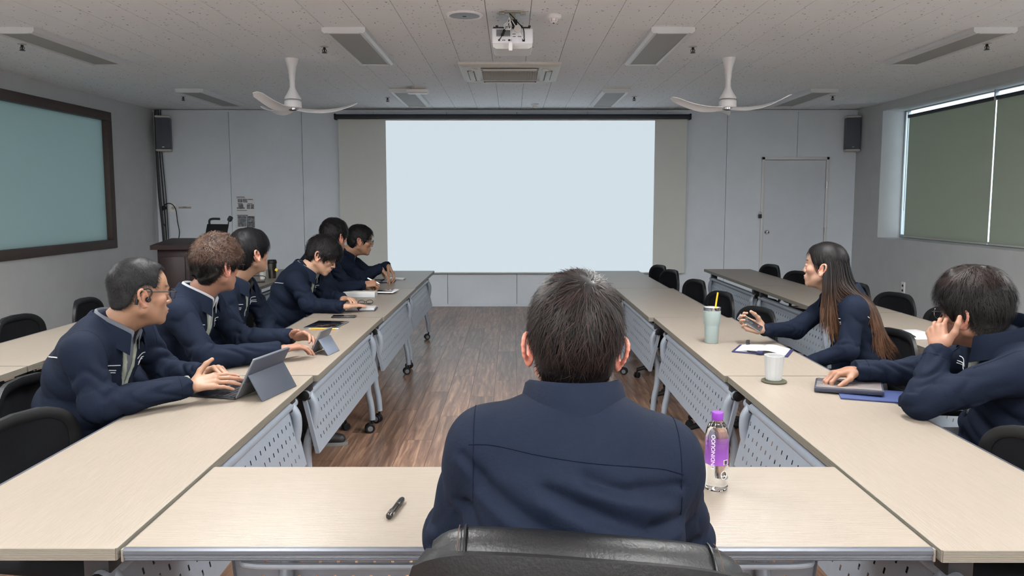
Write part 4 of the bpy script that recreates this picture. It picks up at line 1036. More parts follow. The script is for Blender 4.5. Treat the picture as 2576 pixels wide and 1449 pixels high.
# ================================================================ PEOPLE
def hair_color(fn): return fn
def lerp(a, b, t): t = np.asarray(t)[:, None]; return V3(a)*(1-t)+V3(b)*t
BLACK = S(20, 19, 21); DKBR = S(40, 33, 32)
def person(label, J, hd, hands, hair, skin, jac=None, specs=None, shirt=None, feet=None, jh=.008, seed=1, extra=None):
    J = dict(J); face = unit((*J['face'], 0)); rgt = np.cross(face, V3(0, 0, 1)); neck = V3(J['neck']); hip = V3(J['hip'])
    sw = J.get('sw', .185); tw = J.get('tw', 0.)
    sa = unit(rgt+face*tw); dz = J.get('dz', 0.)
    shd = J.get('shd', -.045)
    J.setdefault('shR', neck+sa*sw+V3(0, 0, shd-dz)); J.setdefault('shL', neck-sa*sw+V3(0, 0, shd+dz))
    root = empty('person', (float(hip[0]), float(hip[1]), 0)); tag(root, label, 'person')
    c, A, s = V3(hd['c']), frame(hd['face'], hd.get('pitch', 0), hd.get('roll', 0)), hd.get('s', 1.)
    jac = jac or {}
    # ---- jacket
    g, (nk, r, f, u) = jacket_sdf(J, jac.get('B', 1.), jh, seed, jac.get('wr', .0012))
    F0 = g.F.copy(); x, y, z = g.P(); x, y, z = x-nk[0], y-nk[1], z-nk[2]
    lr = x*r[0]+y*r[1]+z*r[2]; lf = x*f[0]+y*f[1]+z*f[2]; lu = x*u[0]+y*u[1]+z*u[2]
    vl, vw = jac.get('open', (.28, .05))
    half = vw*np.clip(1+lu/vl, 0, 1.25); Vsd = np.maximum(np.abs(lr-jac.get('off', 0.))-half, -lf+.02)
    Vsd = np.maximum(Vsd, -(lu+vl))
    g.F = (F0+.020*np.clip(.5-Vsd/.006, 0, 1)).astype(f4)
    Vj, Qj = g.mesh(smooth=1); Vj = folds(Vj, Qj, J, (nk, r, f, u), seed, jac.get('fold', 1.), jac.get('creases', ()))
    jk = np_obj('jacket', Vj, Qj, M_jacket, root)
    bvh = BVHTree.FromPolygons([Vector(v) for v in Vj.tolist()], Qj.tolist())
    if vw > .005:
        sh_ = np.maximum(F0+.009, np.maximum(Vsd-.012, lu-.02)).astype(f4)
        Vs, Qs = g.mesh(sh_, 1)
        if len(Qs): np_obj('shirt', Vs, Qs, shirt or M_shirtg, root)
        ln = np.maximum(np.maximum(F0+.002, -(F0+.016)), np.maximum(np.abs(Vsd+.012)-.012, lu+.02)).astype(f4)
        for q in (-1, 1):
            Vl, Ql = g.mesh(np.maximum(ln, -q*(lr-jac.get('off', 0.))).astype(f4), 1)
            if len(Ql): np_obj('lining', Vl, Ql, M_lining, jk)
    cc = nk+u*.026+f*.010+V3(jac.get('coff', (0, 0, 0)))
    mb_obj('collar', collar_mesh(cc, r, f, u, a=jac.get('ca', .076), b=jac.get('cb', .082), lift=jac.get('clift', 0.), open_=jac.get('copen', 36)), M_jacket, jk, 60)
    if vw > .005 and jac.get('sc', 0) is not None:
        mb_obj('shirt_collar', collar_mesh(cc+u*(.002+jac.get('sc', 0)), r, f, u, a=.064, b=.068, lift=.004, open_=24, wide=.55), shirt or M_shirtg, root, 60)
    for q in (-1, 1):
        for (u0, a0, b0) in ((-.098, .065, .145), (-.116, .080, .145), (-.125, .080, .145)):
            P_ = on_surface(bvh, dense(nk+r*q*a0+u*u0+f*.21, nk+r*q*b0+u*(u0+.008)+f*.21), -f); P_ = [p for p in P_ if .03 < float((V3(p)-nk)@f) < .2]; P_ = P_[:next((i+1 for i in range(len(P_)-1) if (P_[i+1]-P_[i]).length > .025), len(P_))]
            if len(P_) > 3: mb_obj('chest_stripe', MB().tube(P_, .0017, 5), M_pipe, jk)
        if jac.get('piping', True):
            P_ = on_surface(bvh, dense(nk+r*q*.10+u*(-.135)-f*.4, nk+r*q*.185+u*(-.095)-f*.4, 12), f); P_ = [p for p in P_ if float((V3(p)-nk)@f) > -.25]; P_ = P_[:next((i+1 for i in range(len(P_)-1) if (P_[i+1]-P_[i]).length > .03), len(P_))]
            if len(P_) > 3: mb_obj('shoulder_piping', MB().tube(P_, .0022, 5), M_pipe, jk)
        # armhole seam
        sh = V3(J['shR'] if q > 0 else J['shL']); ar = unit(sh-nk-u*((sh-nk)@u)); P_ = []
        for t in np.linspace(-2.2, 2.2, 26):
            d_ = unit(f*math.sin(t)+u*math.cos(t)); o_ = sh+ar*jac.get('seam', -.008)-u*.02+d_*.25
            P_ += on_surface(bvh, [o_], -d_, .0004)
        P_ = [p for p in P_ if (p-Vector(sh.tolist())).length < .16]
        if len(P_) > 6: mb_obj('armhole_seam', MB().tube(P_, .0008, 5), M_seam, jk)
    for sd in ('L', 'R'):
        el, wr = V3(J['el'+sd]), V3(J['wr'+sd]); ax = unit(wr-el); P_ = []
        e1 = unit(np.cross(ax, V3(0, 0, 1))); e2 = np.cross(ax, e1)
        for t in np.linspace(0, 2*PI, 19): P_ += on_surface(bvh, [wr-ax*.032+(e1*math.cos(t)+e2*math.sin(t))*.12], -(e1*math.cos(t)+e2*math.sin(t)), .0004)
        P_ = [p for p in P_ if (p-Vector((wr-ax*.032).tolist())).length < .075]
        if len(P_) > 12: mb_obj('cuff_seam', MB().tube(P_, .0008, 5), M_seam, jk)
    # ---- body: head, neck, hands and the covered trunk and limbs in one mesh
    parts = []; cols = []
    V, Q, L = head_mesh(c, A, s, nk+u*.012+f*.006, hd.get('h', .003), hd.get('jaw', 1.), hd.get('female', False))
    parts.append((V, Q)); cols.append(head_colors(L, skin, hd.get('lip', .55), rosy=hd.get('rosy', .15), stubble=hd.get('stubble', 0.)))
    for sd, hp in hands.items():
        w = V3(J['wr'+sd]); V, Q = hand_mesh(w+unit(w-V3(J['el'+sd]))*.008, hp['d'], hp['n'], sd == 'R', hp.get('curl', (20, 30, 20)), hp.get('spread', 4), hp.get('thumb', (35, 20)), hp.get('s', 1.), arm=w-unit(w-V3(J['el'+sd]))*.07, fing=hp.get('fing'))
        parts.append((V, Q)); cc_ = np.tile(V3(skin), (len(V), 1)); far = np.clip((np.linalg.norm(V-w, axis=1)-.11)/.08, 0, 1)*.22
        cols.append(cc_*(1-far[:, None])+V3(.62, .30, .24)*far[:, None])
    # legs
    ft = feet or {}
    kn = {}; an = {}
    for sd, q in (('L', -1), ('R', 1)):
        kn[sd] = V3(ft.get('kn'+sd, hip+face*.42+rgt*q*.11+V3(0, 0, -.02))); a_ = kn[sd]-face*.15; an[sd] = V3(ft.get('an'+sd, (a_[0], a_[1], .10)))
    core = SDF(np.minimum(hip-.3, np.minimum(an['L'], an['R'])-.1), np.maximum(np.array([nk, J['shL'], J['shR'], J['elL'], J['elR'], J['wrL'], J['wrR'], kn['L'], kn['R']]).max(0), hip)+.1, .014)
    core.cap(hip, nk-u*.05, .11, .08, .04, (f, 1.3)); core.cap(nk-u*.05, nk+u*.02, .055, .045, .03)
    for sd, q in (('L', -1), ('R', 1)):
        core.cap(nk-u*.06, J['sh'+sd], .05, .042, .03); core.cap(J['sh'+sd], J['el'+sd], .042, .036, .02); core.cap(J['el'+sd], V3(J['wr'+sd])-unit(V3(J['wr'+sd])-V3(J['el'+sd]))*.03, .036, .024, .02)
        core.cap(hip+rgt*q*.08-V3(0, 0, .02), kn[sd], .06, .045, .03); core.cap(kn[sd], an[sd], .042, .03, .02)
    V, Q = core.mesh(smooth=1); parts.append((V, Q)); cols.append(np.tile(V3(skin), (len(V), 1)))
    V, Q = join(parts); np_obj('body', V, Q, M_skin, root, np.concatenate(cols))
    # ---- trousers and shoes
    tg = SDF(np.minimum(hip-.24, np.minimum(an['L'], an['R'])-.12), np.maximum(hip+.24, np.maximum(kn['L'], kn['R'])+.13), .012)
    tg.cap(hip-rgt*.05-V3(0, 0, .01), hip+rgt*.05-V3(0, 0, .01), .125, .125, .03, (V3(0, 0, 1), 1.25))
    for sd, q in (('L', -1), ('R', 1)): tg.cap(hip+rgt*q*.085, kn[sd], .088, .066, .03, (V3(0, 0, 1), 1.12)); tg.cap(kn[sd], an[sd], .064, .056, .02)
    x, y, z = tg.P(); tg.F = np.maximum(tg.F, np.maximum(.485-z+0*x+0*y-.0+np.where(np.sqrt((x-hip[0])**2+(y-hip[1])**2) < .30, 0, -9), .075-z)).astype(f4)
    tg.F = np.maximum(tg.F, z-(hip[2]+.05)).astype(f4); wrinkle(tg, .003, seed+5)
    V, Q = tg.mesh(smooth=1); np_obj('trousers', V, Q, M_trouser, root)
    for sd in ('L', 'R'):
        a = an[sd]; d = face if 'toe' not in ft else unit((*ft['toe'], 0)); sg = SDF(np.array([a[0]-.3, a[1]-.3, -.02]), np.array([a[0]+.3, a[1]+.3, .2]), .008)
        hl = V3(a[0], a[1], .045)-d*.05; to = V3(a[0], a[1], .035)+d*.17
        sg.cap(hl, hl+d*.12, .042, .046, .02); sg.cap(hl+d*.1, to, .046, .032, .02); sg.cap(V3(a[0], a[1], .05), V3(a[0], a[1], .1)-d*.01, .045, .043, .03)
        sg.plane((0, 0, .012), (0, 0, -1)); sg.plane((0, 0, .115), (0, 0, 1))
        V, Q = sg.mesh(smooth=1); so = np_obj('shoe', V, Q, M_shoe, root)
        sd_ = np.cross(d, V3(0, 0, 1)); out = []
        for t in np.linspace(0, 2*PI, 20, endpoint=False):
            q_ = V3(a[0], a[1], 0)+d*(.06+.155*math.cos(t))+sd_*(.048*math.sin(t)*(1+.12*math.cos(t))); out.append((float(q_[0]), float(q_[1])))
        mb_obj('sole', MB().prism(out, .001, .02), M_sole, so)
    # ---- hair
    rs = np.random.default_rng(seed+50)
    V, Q, L = hair_cap(c, A, s, hair); N = vnormals(L, Q); colf = hair['color']
    HV, HQ, HC = [V], [Q], [colf(L, rs.random(len(L))*.4)]; k = len(V)
    for st in hair['strands']:
        st = dict(st); n = st.pop('n'); ln = st.pop('len'); msk = st.pop('mask', None)
        LL, NN = (L, N) if msk is None else (L[msk(L)], N[msk(L)])
        if len(LL) < 10: continue
        sv, sq, I = strands(LL, NN, n, ln, hair.get('crown', (0, -.055, .115)), rs, **st)
        ns = st.get('steps', 6)+1; rr = np.repeat(rs.random(n), ns*2)
        HV.append(c+(sv*s)@A.T); HQ.append(sq+k); HC.append(colf(sv, rr)); k += len(sv)
    if extra: 
        for (sv, sq, sc_) in extra(c, A, s, rs, bvh): HV.append(sv); HQ.append(sq+k); HC.append(sc_); k += len(sv)
    np_obj('hair', np.concatenate(HV), np.concatenate(HQ), M_hair, root, np.concatenate(HC)*.42)
    if specs: glasses(root, c, A, s, **specs)
    root['_h'] = 0; del root['_h']
    return root, c, A, s

M_shirtg = mat('grey_shirt', S(72, 76, 84), .8, var=.05, scale=200)
M_shirtw = mat('white_dotted_shirt', S(150, 152, 158), .75, var=.04, scale=200)
M_shirtb = mat('pale_blue_shirt', S(94, 108, 136), .8)
M_shirtl = mat('pale_grey_shirt', S(112, 115, 115), .8)
M_shirtd = mat('dark_inner_shirt', S(26, 28, 34), .85)
SK1 = S(168, 128, 103); SK2 = S(170, 125, 104); SK3 = S(178, 140, 116); SKW = S(188, 150, 128); SK8 = S(166, 122, 99)
SK1, SK2, SK3, SKW, SK8 = [tuple(q/1.7 for q in k_) for k_ in (SK1, SK2, SK3, SKW, SK8)]; SK4 = tuple(q*1.35 for q in SK3); SK5 = tuple(q*1.25 for q in SK1)

def black_hair(lo=BLACK, hi=S(58, 54, 56)): return lambda L, t: lerp(lo, hi, np.asarray(t)**2)
def grey_sides(L, t):
    w = np.clip((.055-L[:, 2])/.05, 0, 1); base = lerp(S(24, 24, 26), S(66, 66, 70), np.asarray(t)**1.5); return base*(1+.9*w[:, None])
def brown_curl(L, t):
    w = np.clip((L[:, 2]-.005)/.03, 0, 1); return lerp(S(24, 21, 21), S(50, 44, 42), t)*(1-w[:, None])+lerp(S(58, 42, 36), S(150, 118, 100), np.asarray(t)**1.6)*w[:, None]
def brownish(L, t): return lerp(S(24, 22, 24), S(84, 66, 60), np.asarray(t)**2.2)
def man8_col(L, t):
    w = np.clip((-.01-L[:, 2])/.05, 0, 1)*np.clip((-L[:, 1])/.04, 0, 1); top = np.clip((L[:, 2]-.09)/.03, 0, 1)
    b = lerp(S(20, 19, 21), S(62, 56, 56), np.asarray(t)**2.2); b = b*(1-top[:, None]*.5)+lerp(S(40, 30, 28), S(110, 76, 64), np.asarray(t)**2)*top[:, None]*.5
    return b*(1-.6*w[:, None])+lerp(S(60, 58, 58), S(130, 128, 126), t)*.6*w[:, None]
line_short = [(.16, .25), (.16, .118), (.072, .100), (.046, .086), (.036, .056), (.030, .026), (.018, .022), (.010, .032), (-.012, .036), (-.032, .026), (-.046, .0), (-.056, -.03), (-.08, -.054), (-.16, -.054), (-.16, .25)]
line_fringe = [(.16, .25), (.16, .04), (.098, .034), (.078, .026), (.062, .012), (.048, -.012), (.036, -.034), (.024, -.032), (.013, .008), (.0, .022), (-.026, .018), (-.042, -.012), (-.048, -.055), (-.062, -.092), (-.16, -.10), (-.16, .25)]

# 1: man with the ear hook, near left
p1, c1, A1, s1 = person('man in navy jacket with glasses and black ear hook, hands over the keyboard tablet',
    dict(hip=(-1.66, 2.78, .56), neck=(-1.515, 2.79, 1.015), face=(1, 0), sw=.19, elR=(-1.44, 2.55, .79), wrR=(-1.215, 2.745, .81), elL=(-1.43, 3.04, .79), wrL=(-1.245, 2.93, .815)),
    dict(c=(-1.405, 2.805, 1.150), face=(.68, .73), pitch=-.06, s=1.04, jaw=1.06, rosy=.12),
    dict(R=dict(d=(.92, .32, .12), n=(-.35, -.62, .70), curl=(12, 14, 10), spread=3, thumb=(62, -18)), L=dict(d=(.85, -.25, .25), n=(-.1, .35, .9), curl=(45, 60, 40), thumb=(40, 30))),
    dict(line=line_short, ts=.004, tb=.006, tt=.012, tf=.006, color=grey_sides, lump=.0015, strands=[dict(n=6500, len=.020, width=.0006, jitter=.4, lift=.003, fwd=.3)]),
    SK1, dict(open=(.34, .062), B=1.02, clift=-.004), dict(style='rect', rr=.0016, lens=(.025, .017)), M_shirtg, seed=3, jh=.0066)
for q in (1,):
    W = lambda *p: Vector([float(v) for v in c1+A1@(V3(p)*s1)])
    eh = MB().tube(arc([W(.092, -.008, -.012), W(.094, .004, .012), W(.091, -.006, .026), W(.089, -.028, .020), W(.088, -.042, -.005), W(.086, -.046, -.030)], 5), [.003]*6+[.0028]*8+[.0045]*7+[.006]*5, 8)
    hk = mb_obj('ear_hook', eh, M_black, p1)
    mb_obj('earbud', MB().lathe([(0, .006), (.007, .006), (.010, .002), (.0105, -.004), (.007, -.008), (0, -.008)], 16, M=Matrix.Translation(W(.094, -.008, -.013)) @ Matrix(A1.tolist()).to_4x4() @ T(ry=PI/2)), mat('glossy_black', S(16, 16, 18), .15), hk)

# 2: curly brown hair, back of head to camera
p2, c2, A2, s2 = person('man in navy jacket with curly brown hair holding a small propped tablet',
    dict(hip=(-1.66, 3.54, .56), neck=(-1.525, 3.56, 1.035), face=(1, .05), sw=.19, elR=(-1.375, 3.31, .79), wrR=(-1.105, 3.475, .80), elL=(-1.41, 3.82, .79), wrL=(-1.14, 3.79, .805)),
    dict(c=(-1.415, 3.575, 1.185), face=(.44, .90), pitch=-.05, s=1.04, jaw=1.05, rosy=.4),
    dict(R=dict(d=(.75, .62, .06), n=(-.25, -.1, .95), curl=(22, 25, 15), thumb=(40, 5)), L=dict(d=(.93, -.25, .12), n=(-.1, .65, .7), curl=(30, 35, 20), thumb=(55, 10))),
    dict(ts=.020, tb=.020, tt=.034, tf=.026, color=brown_curl, lump=.009, line=[(.16, .25), (.16, .07), (.098, .062), (.075, .045), (.06, .025), (.044, .0), (.036, -.02), (.022, -.02), (.012, .012), (.0, .022), (-.026, .02), (-.042, -.01), (-.05, -.05), (-.07, -.08), (-.16, -.08), (-.16, .25)],
         strands=[dict(n=6500, len=.05, width=.0008, jitter=.9, lift=.006, curl=.004, steps=8, mask=lambda L: L[:, 2] > -.005), dict(n=3000, len=.016, width=.0007, jitter=.35, lift=.003, zs=False, mask=lambda L: L[:, 2] <= .0)]),
    SK2, dict(open=(.32, .05), B=1.02), dict(style='rect', rim=M_rim, rr=.0014), M_shirtw, seed=9, jh=.0066)

wl = V3(-1.14, 3.79, .805); wa = unit(wl-V3(-1.41, 3.82, .79)); we1 = unit(np.cross(wa, V3(0, 0, 1))); we2 = np.cross(wa, we1)
wt = mb_obj('wristwatch', MB().tube([tuple(wl+wa*.022+(we1*math.cos(t)*.030+we2*math.sin(t)*.027)) for t in np.linspace(0, 2*PI, 25)], .0055, 6, False, flat=.45), M_black, p2)
mb_obj('watch_face', MB().lathe([(0, .003), (.014, .003), (.016, 0), (0, 0)], 18, M=Matrix.Translation(Vector((wl+wa*.022-we2*.0285).tolist())) @ Vector((-we2).tolist()).to_track_quat('Z', 'Y').to_matrix().to_4x4()), M_metal, wt)

# 3: young man with straight black hair
p3, c3, A3, s3 = person('young man in navy jacket with straight black hair looking toward the screen',
    dict(hip=(-1.70, 4.22, .57), neck=(-1.575, 4.20, 1.045), face=(1, .02), sw=.18, elR=(-1.50, 3.98, .80), wrR=(-1.415, 4.12, .66), elL=(-1.48, 4.44, .80), wrL=(-1.415, 4.28, .66)),
    dict(c=(-1.48, 4.215, 1.205), face=(.55, .83), pitch=.10, s=1.03, jaw=.98, rosy=.3),
    dict(R=dict(d=(.6, .6, -.2), n=(0, 0, 1), curl=(25, 30, 20)), L=dict(d=(.6, -.6, -.2), n=(0, 0, 1), curl=(25, 30, 20))),
    dict(ts=.014, tb=.018, tt=.022, tf=.022, color=black_hair(S(14, 14, 17), S(46, 46, 52)), line=line_fringe, lump=.002, crown=(0, -.045, .12), strands=[dict(n=5000, len=.055, width=.0010, jitter=.10, lift=.003, gravity=.4)]),
    SK3, dict(open=(.22, .03), sc=-.008), None, M_shirtd, seed=14,
    feet=dict(anR=(-1.23, 4.50, .10), knR=(-1.32, 4.2, .53)))

# 4: man looking down at his phone and notebook
p4, c4, A4, s4 = person('man with wavy black hair looking down, forearms on the table beside the white box',
    dict(hip=(-1.66, 5.33, .56), neck=(-1.485, 5.32, 1.0), face=(1, -.05), sw=.185, elR=(-1.385, 5.06, .79), wrR=(-1.145, 4.99, .79), elL=(-1.40, 5.55, .79), wrL=(-1.24, 5.42, .79)),
    dict(c=(-1.36, 5.345, 1.105), face=(.96, .16), pitch=-.50, s=1.05, jaw=1.02, rosy=.25),
    dict(R=dict(d=(.65, .72, .0), n=(0, 0, 1), curl=(6, 8, 6), spread=5, thumb=(35, 8)), L=dict(d=(.8, -.6, .02), n=(0, .25, 1), curl=(30, 40, 25), thumb=(45, 15))),
    dict(ts=.016, tb=.016, tt=.026, tf=.024, color=black_hair(S(20, 19, 21), S(70, 66, 68)), line=line_fringe[:2]+[(.096, .052), (.076, .036), (.06, .02), (.046, -.006)]+line_fringe[6:], lump=.005, strands=[dict(n=3200, len=.055, width=.0016, jitter=.45, lift=.006, curl=.002, gravity=.2)]),
    SK4, dict(open=(.26, .045), sc=-.008), None, M_shirtl, seed=21)

# 5: man writing with a white pen, head turned to the screen
p5, c5, A5, s5 = person('man with black hair turned to the screen holding a white pen',
    dict(hip=(-1.68, 6.08, .57), neck=(-1.57, 6.08, 1.06), face=(1, 0), sw=.185, elR=(-1.42, 5.88, .80), wrR=(-1.215, 6.04, .815), elL=(-1.42, 6.33, .80), wrL=(-1.27, 6.22, .80)),
    dict(c=(-1.45, 6.10, 1.205), face=(.47, .88), pitch=-.05, s=1.08, rosy=.5),
    dict(R=dict(d=(.80, .30, .15), n=(-.3, -.6, .7), curl=(45, 60, 30), thumb=(40, 25)), L=dict(d=(.8, -.3, 0), n=(0, 0, 1), curl=(25, 30, 20))),
    dict(ts=.016, tb=.016, tt=.026, tf=.020, color=black_hair(), lump=.004, line=line_fringe, strands=[dict(n=2200, len=.05, width=.0018, jitter=.4, lift=.006)]),
    SK5, dict(open=(.28, .05), sc=-.008), None, M_shirtb, seed=27)

# 6: man with dark glasses, farthest
p6, c6, A6, s6 = person('farthest man with dark-rimmed glasses, hands raised over a notebook near the screen',
    dict(hip=(-1.66, 6.80, .57), neck=(-1.53, 6.80, 1.01), face=(1, .05), sw=.185, elR=(-1.34, 6.60, .81), wrR=(-1.195, 6.72, .895), elL=(-1.36, 7.06, .81), wrL=(-1.16, 6.93, .90)),
    dict(c=(-1.385, 6.82, 1.135), face=(.93, .36), pitch=-.14, s=1.08, jaw=1.0, rosy=.2),
    dict(R=dict(d=(.62, .18, -.76), n=(.75, .1, .6), curl=(15, 25, 15), thumb=(35, 20)), L=dict(d=(.55, -.2, -.8), n=(.8, .1, .55), curl=(20, 30, 20), thumb=(35, 20))),
    dict(ts=.010, tb=.014, tt=.020, tf=.012, color=black_hair(), lump=.003, strands=[dict(n=2000, len=.045, width=.0017, jitter=.35, lift=.004)]),
    SK5, dict(open=(.28, .05), sc=-.008), dict(style='round', rr=.0016, lens=(.024, .021)), M_shirtl, seed=33)

# 7: woman with long hair and remote
def long_hair(c, A, s, rs, bvh):
    out = []; n = 3600; st = 14
    I = rs.random(n); side = np.where(rs.random(n) < .5, -1, 1)
    th = np.radians(rs.uniform(-20, 205, n))           # around the head: 0 = left side toward back ... in head space
    # root ring around the skull from ear to ear over the back, then fall
    ang = rs.uniform(-1.42, 1.42, n)                     # 0 = straight back
    z0 = rs.uniform(-.02, .105, n); rx = (.086+.012*rs.random(n))*np.interp(z0, [-.02, .03, .105], [1., .95, .80])
    k = np.sqrt(np.clip(1-((z0-.03)/.115)**2, .05, 1))
    P = np.stack([np.sin(ang)*rx*k, -.015-np.cos(ang)*(rx+.016)*k, z0], 1)
    Lr = c+(P*s)@A.T
    up = V3(0, 0, 1); tot = rs.uniform(.36, .52, n)*np.interp(np.abs(ang), [0, .9, 1.42], [1.02, 1., .62])
    pts = [Lr.copy()]; cur = Lr.copy(); back = V3(.97, -.2, 0)
    outw = Lr-c; outw[:, 2] = 0; outw /= np.maximum(np.linalg.norm(outw, axis=1), 1e-4)[:, None]
    ph = rs.random(n)*6.28
    for i in range(st):
        t = (i+1)/st; hgt = c[2]-cur[:, 2]
        drift = np.where(hgt < .10, .16, np.where(hgt < .16, -.04, .10))
        aa = np.abs(ang); bk = np.interp(aa, [0, .75, 1.25, 1.42], [.74, .68, .05, -.10])
        d = np.tile(-up, (n, 1))+outw*drift[:, None]+back*np.clip((hgt-.05)/.12, 0, 1)[:, None]*bk[:, None]
        d += np.stack([np.sin(ph+t*7), np.cos(ph*1.3+t*6), np.zeros(n)], 1)*.10
        d /= np.linalg.norm(d, axis=1)[:, None]; cur = cur+d*(tot/st)[:, None]; pts.append(cur.copy())
    W = np.stack(pts, 1)
    for i in range(n):
        for k2 in range(3, st+1):
            q = bvh.find_nearest(Vector(W[i, k2].tolist()))
            if q[0] is not None and q[3] < .09 and (Vector(W[i, k2].tolist())-q[0]).dot(q[1]) < .003:
                dv = Vector((.86, -.48, .12)); ht = bvh.ray_cast(Vector(W[i, k2].tolist()), dv, .22)
                W[i, k2] = V3(ht[0]+dv*(.003+.010*I[i])) if ht[0] is not None else V3(q[0]+q[1]*(.004+.010*I[i]))
    for _ in range(3): W[:, 3:-1] = (W[:, 2:-2]+W[:, 3:-1]*2+W[:, 4:])/4
    sd = np.cross(np.tile(-up, (n, 1)), outw); sd /= np.maximum(np.linalg.norm(sd, axis=1), 1e-4)[:, None]
    wd = .0019*np.concatenate([np.ones(st-3), np.linspace(.9, .3, 4)])[None, :, None]*(.6+.8*rs.random((n, 1, 1)))
    V = np.stack([W-sd[:, None]*wd, W+sd[:, None]*wd], 2).reshape(-1, 3)
    base = (np.arange(n)*(st+1)*2)[:, None]; kk = np.arange(st)[None, :]*2
    Q = np.stack([base+kk, base+kk+1, base+kk+3, base+kk+2], -1).reshape(-1, 4)
    drop = np.clip((c[2]-.05-V[:, 2])/.30, 0, 1)
    rr = np.repeat(rs.random(n), (st+1)*2)
    col = lerp(S(22, 20, 22), S(60, 52, 50), rr**2)*(1-drop[:, None])+lerp(S(70, 46, 34), S(150, 108, 78), rr**1.4)*drop[:, None]
    out.append((V, Q, col)); return out
def woman_col(L, t):
    return lerp(S(22, 20, 22), S(66, 58, 58), np.asarray(t)**2)
line_w = [(.16, .25), (.16, .09), (.082, .080), (.058, .062), (.046, .034), (.036, .014), (.022, .010), (.006, .008), (-.016, -.020), (-.036, -.06), (-.05, -.11), (-.16, -.11), (-.16, .25)]
p7, c7, A7, s7 = person('woman with long brown-tipped hair in navy jacket pointing a black remote',
    dict(hip=(1.80, 3.83, .55), neck=(1.725, 3.86, 1.005), face=(-1, .05), sw=.142, elR=(1.545, 4.03, .80), wrR=(1.345, 3.93, .815), elL=(1.67, 3.66, .76), wrL=(1.50, 3.78, .66)),
    dict(c=(1.635, 3.90, 1.155), face=(-.75, .66), pitch=.06, s=.99, jaw=.97, female=True, lip=.7, rosy=.25),
    dict(R=dict(d=(-.90, .22, .30), n=(.30, .75, -.55), curl=(34, 52, 40), thumb=(30, 42)), L=dict(d=(-.8, .4, -.2), n=(0, 0, 1), curl=(25, 30, 20))),
    dict(ts=.008, tb=.012, tt=.014, tf=.006, color=woman_col, lump=.001, line=line_w, crown=(0, .03, .125), strands=[dict(n=2400, len=.055, width=.0013, jitter=.08, lift=.001, gravity=1.2, zs=False, mask=lambda L: (L[:, 1] < .03) | (L[:, 2] > .085))]),
    SKW, dict(open=(.26, .05), B=.86, copen=40, sc=None, fold=.55), None, M_shirtl, seed=40, extra=long_hair, jh=.0066)

# 8: man with cheek on his hand
p8, c8, A8, s8 = person('man with silver glasses resting his cheek on his hand, other hand on a tablet',
    dict(hip=(1.83, 2.72, .56), neck=(1.76, 2.645, .975), face=(-.97, .24), sw=.19, tw=-.0, elL=(1.43, 2.56, .80), wrL=(1.525, 2.63, .965), elR=(1.64, 2.99, .80), wrR=(1.40, 2.98, .815)),
    dict(c=(1.685, 2.71, 1.088), face=(-.47, .88), pitch=-.06, roll=-.05, s=1.05, jaw=1.06, rosy=.3, lip=.4),
    dict(L=dict(d=(.16, .62, .70), n=(-.80, -.40, .35), curl=(32, 45, 35), spread=2, thumb=(58, -8)), R=dict(d=(-.90, -.10, -.12), n=(0, .1, 1), curl=(35, 45, 25), thumb=(35, 20))),
    dict(ts=.020, tb=.026, tt=.052, tf=.026, color=man8_col, lump=.004, line=[(.16, .25), (.16, .075), (.094, .066), (.072, .05), (.058, .03), (.046, .0), (.038, -.024), (.024, -.024), (.013, .008), (.0, .022), (-.026, .02), (-.042, -.012), (-.05, -.06), (-.064, -.092), (-.16, -.092), (-.16, .25)],
         crown=(.01, -.02, .125), strands=[dict(n=7500, len=.05, width=.0008, jitter=.22, lift=.005, gravity=.1, mask=lambda L: (L[:, 1] < .0) | (L[:, 2] > .035))]),
    SK8, dict(open=(.28, .05), B=1.02, sc=None, coff=(0, 0, .030), clift=.016, ca=.082, cb=.092), dict(style='round', rim=M_metal, rr=.0010, lens=(.024, .021)), M_shirtl, seed=46, jh=.0066)

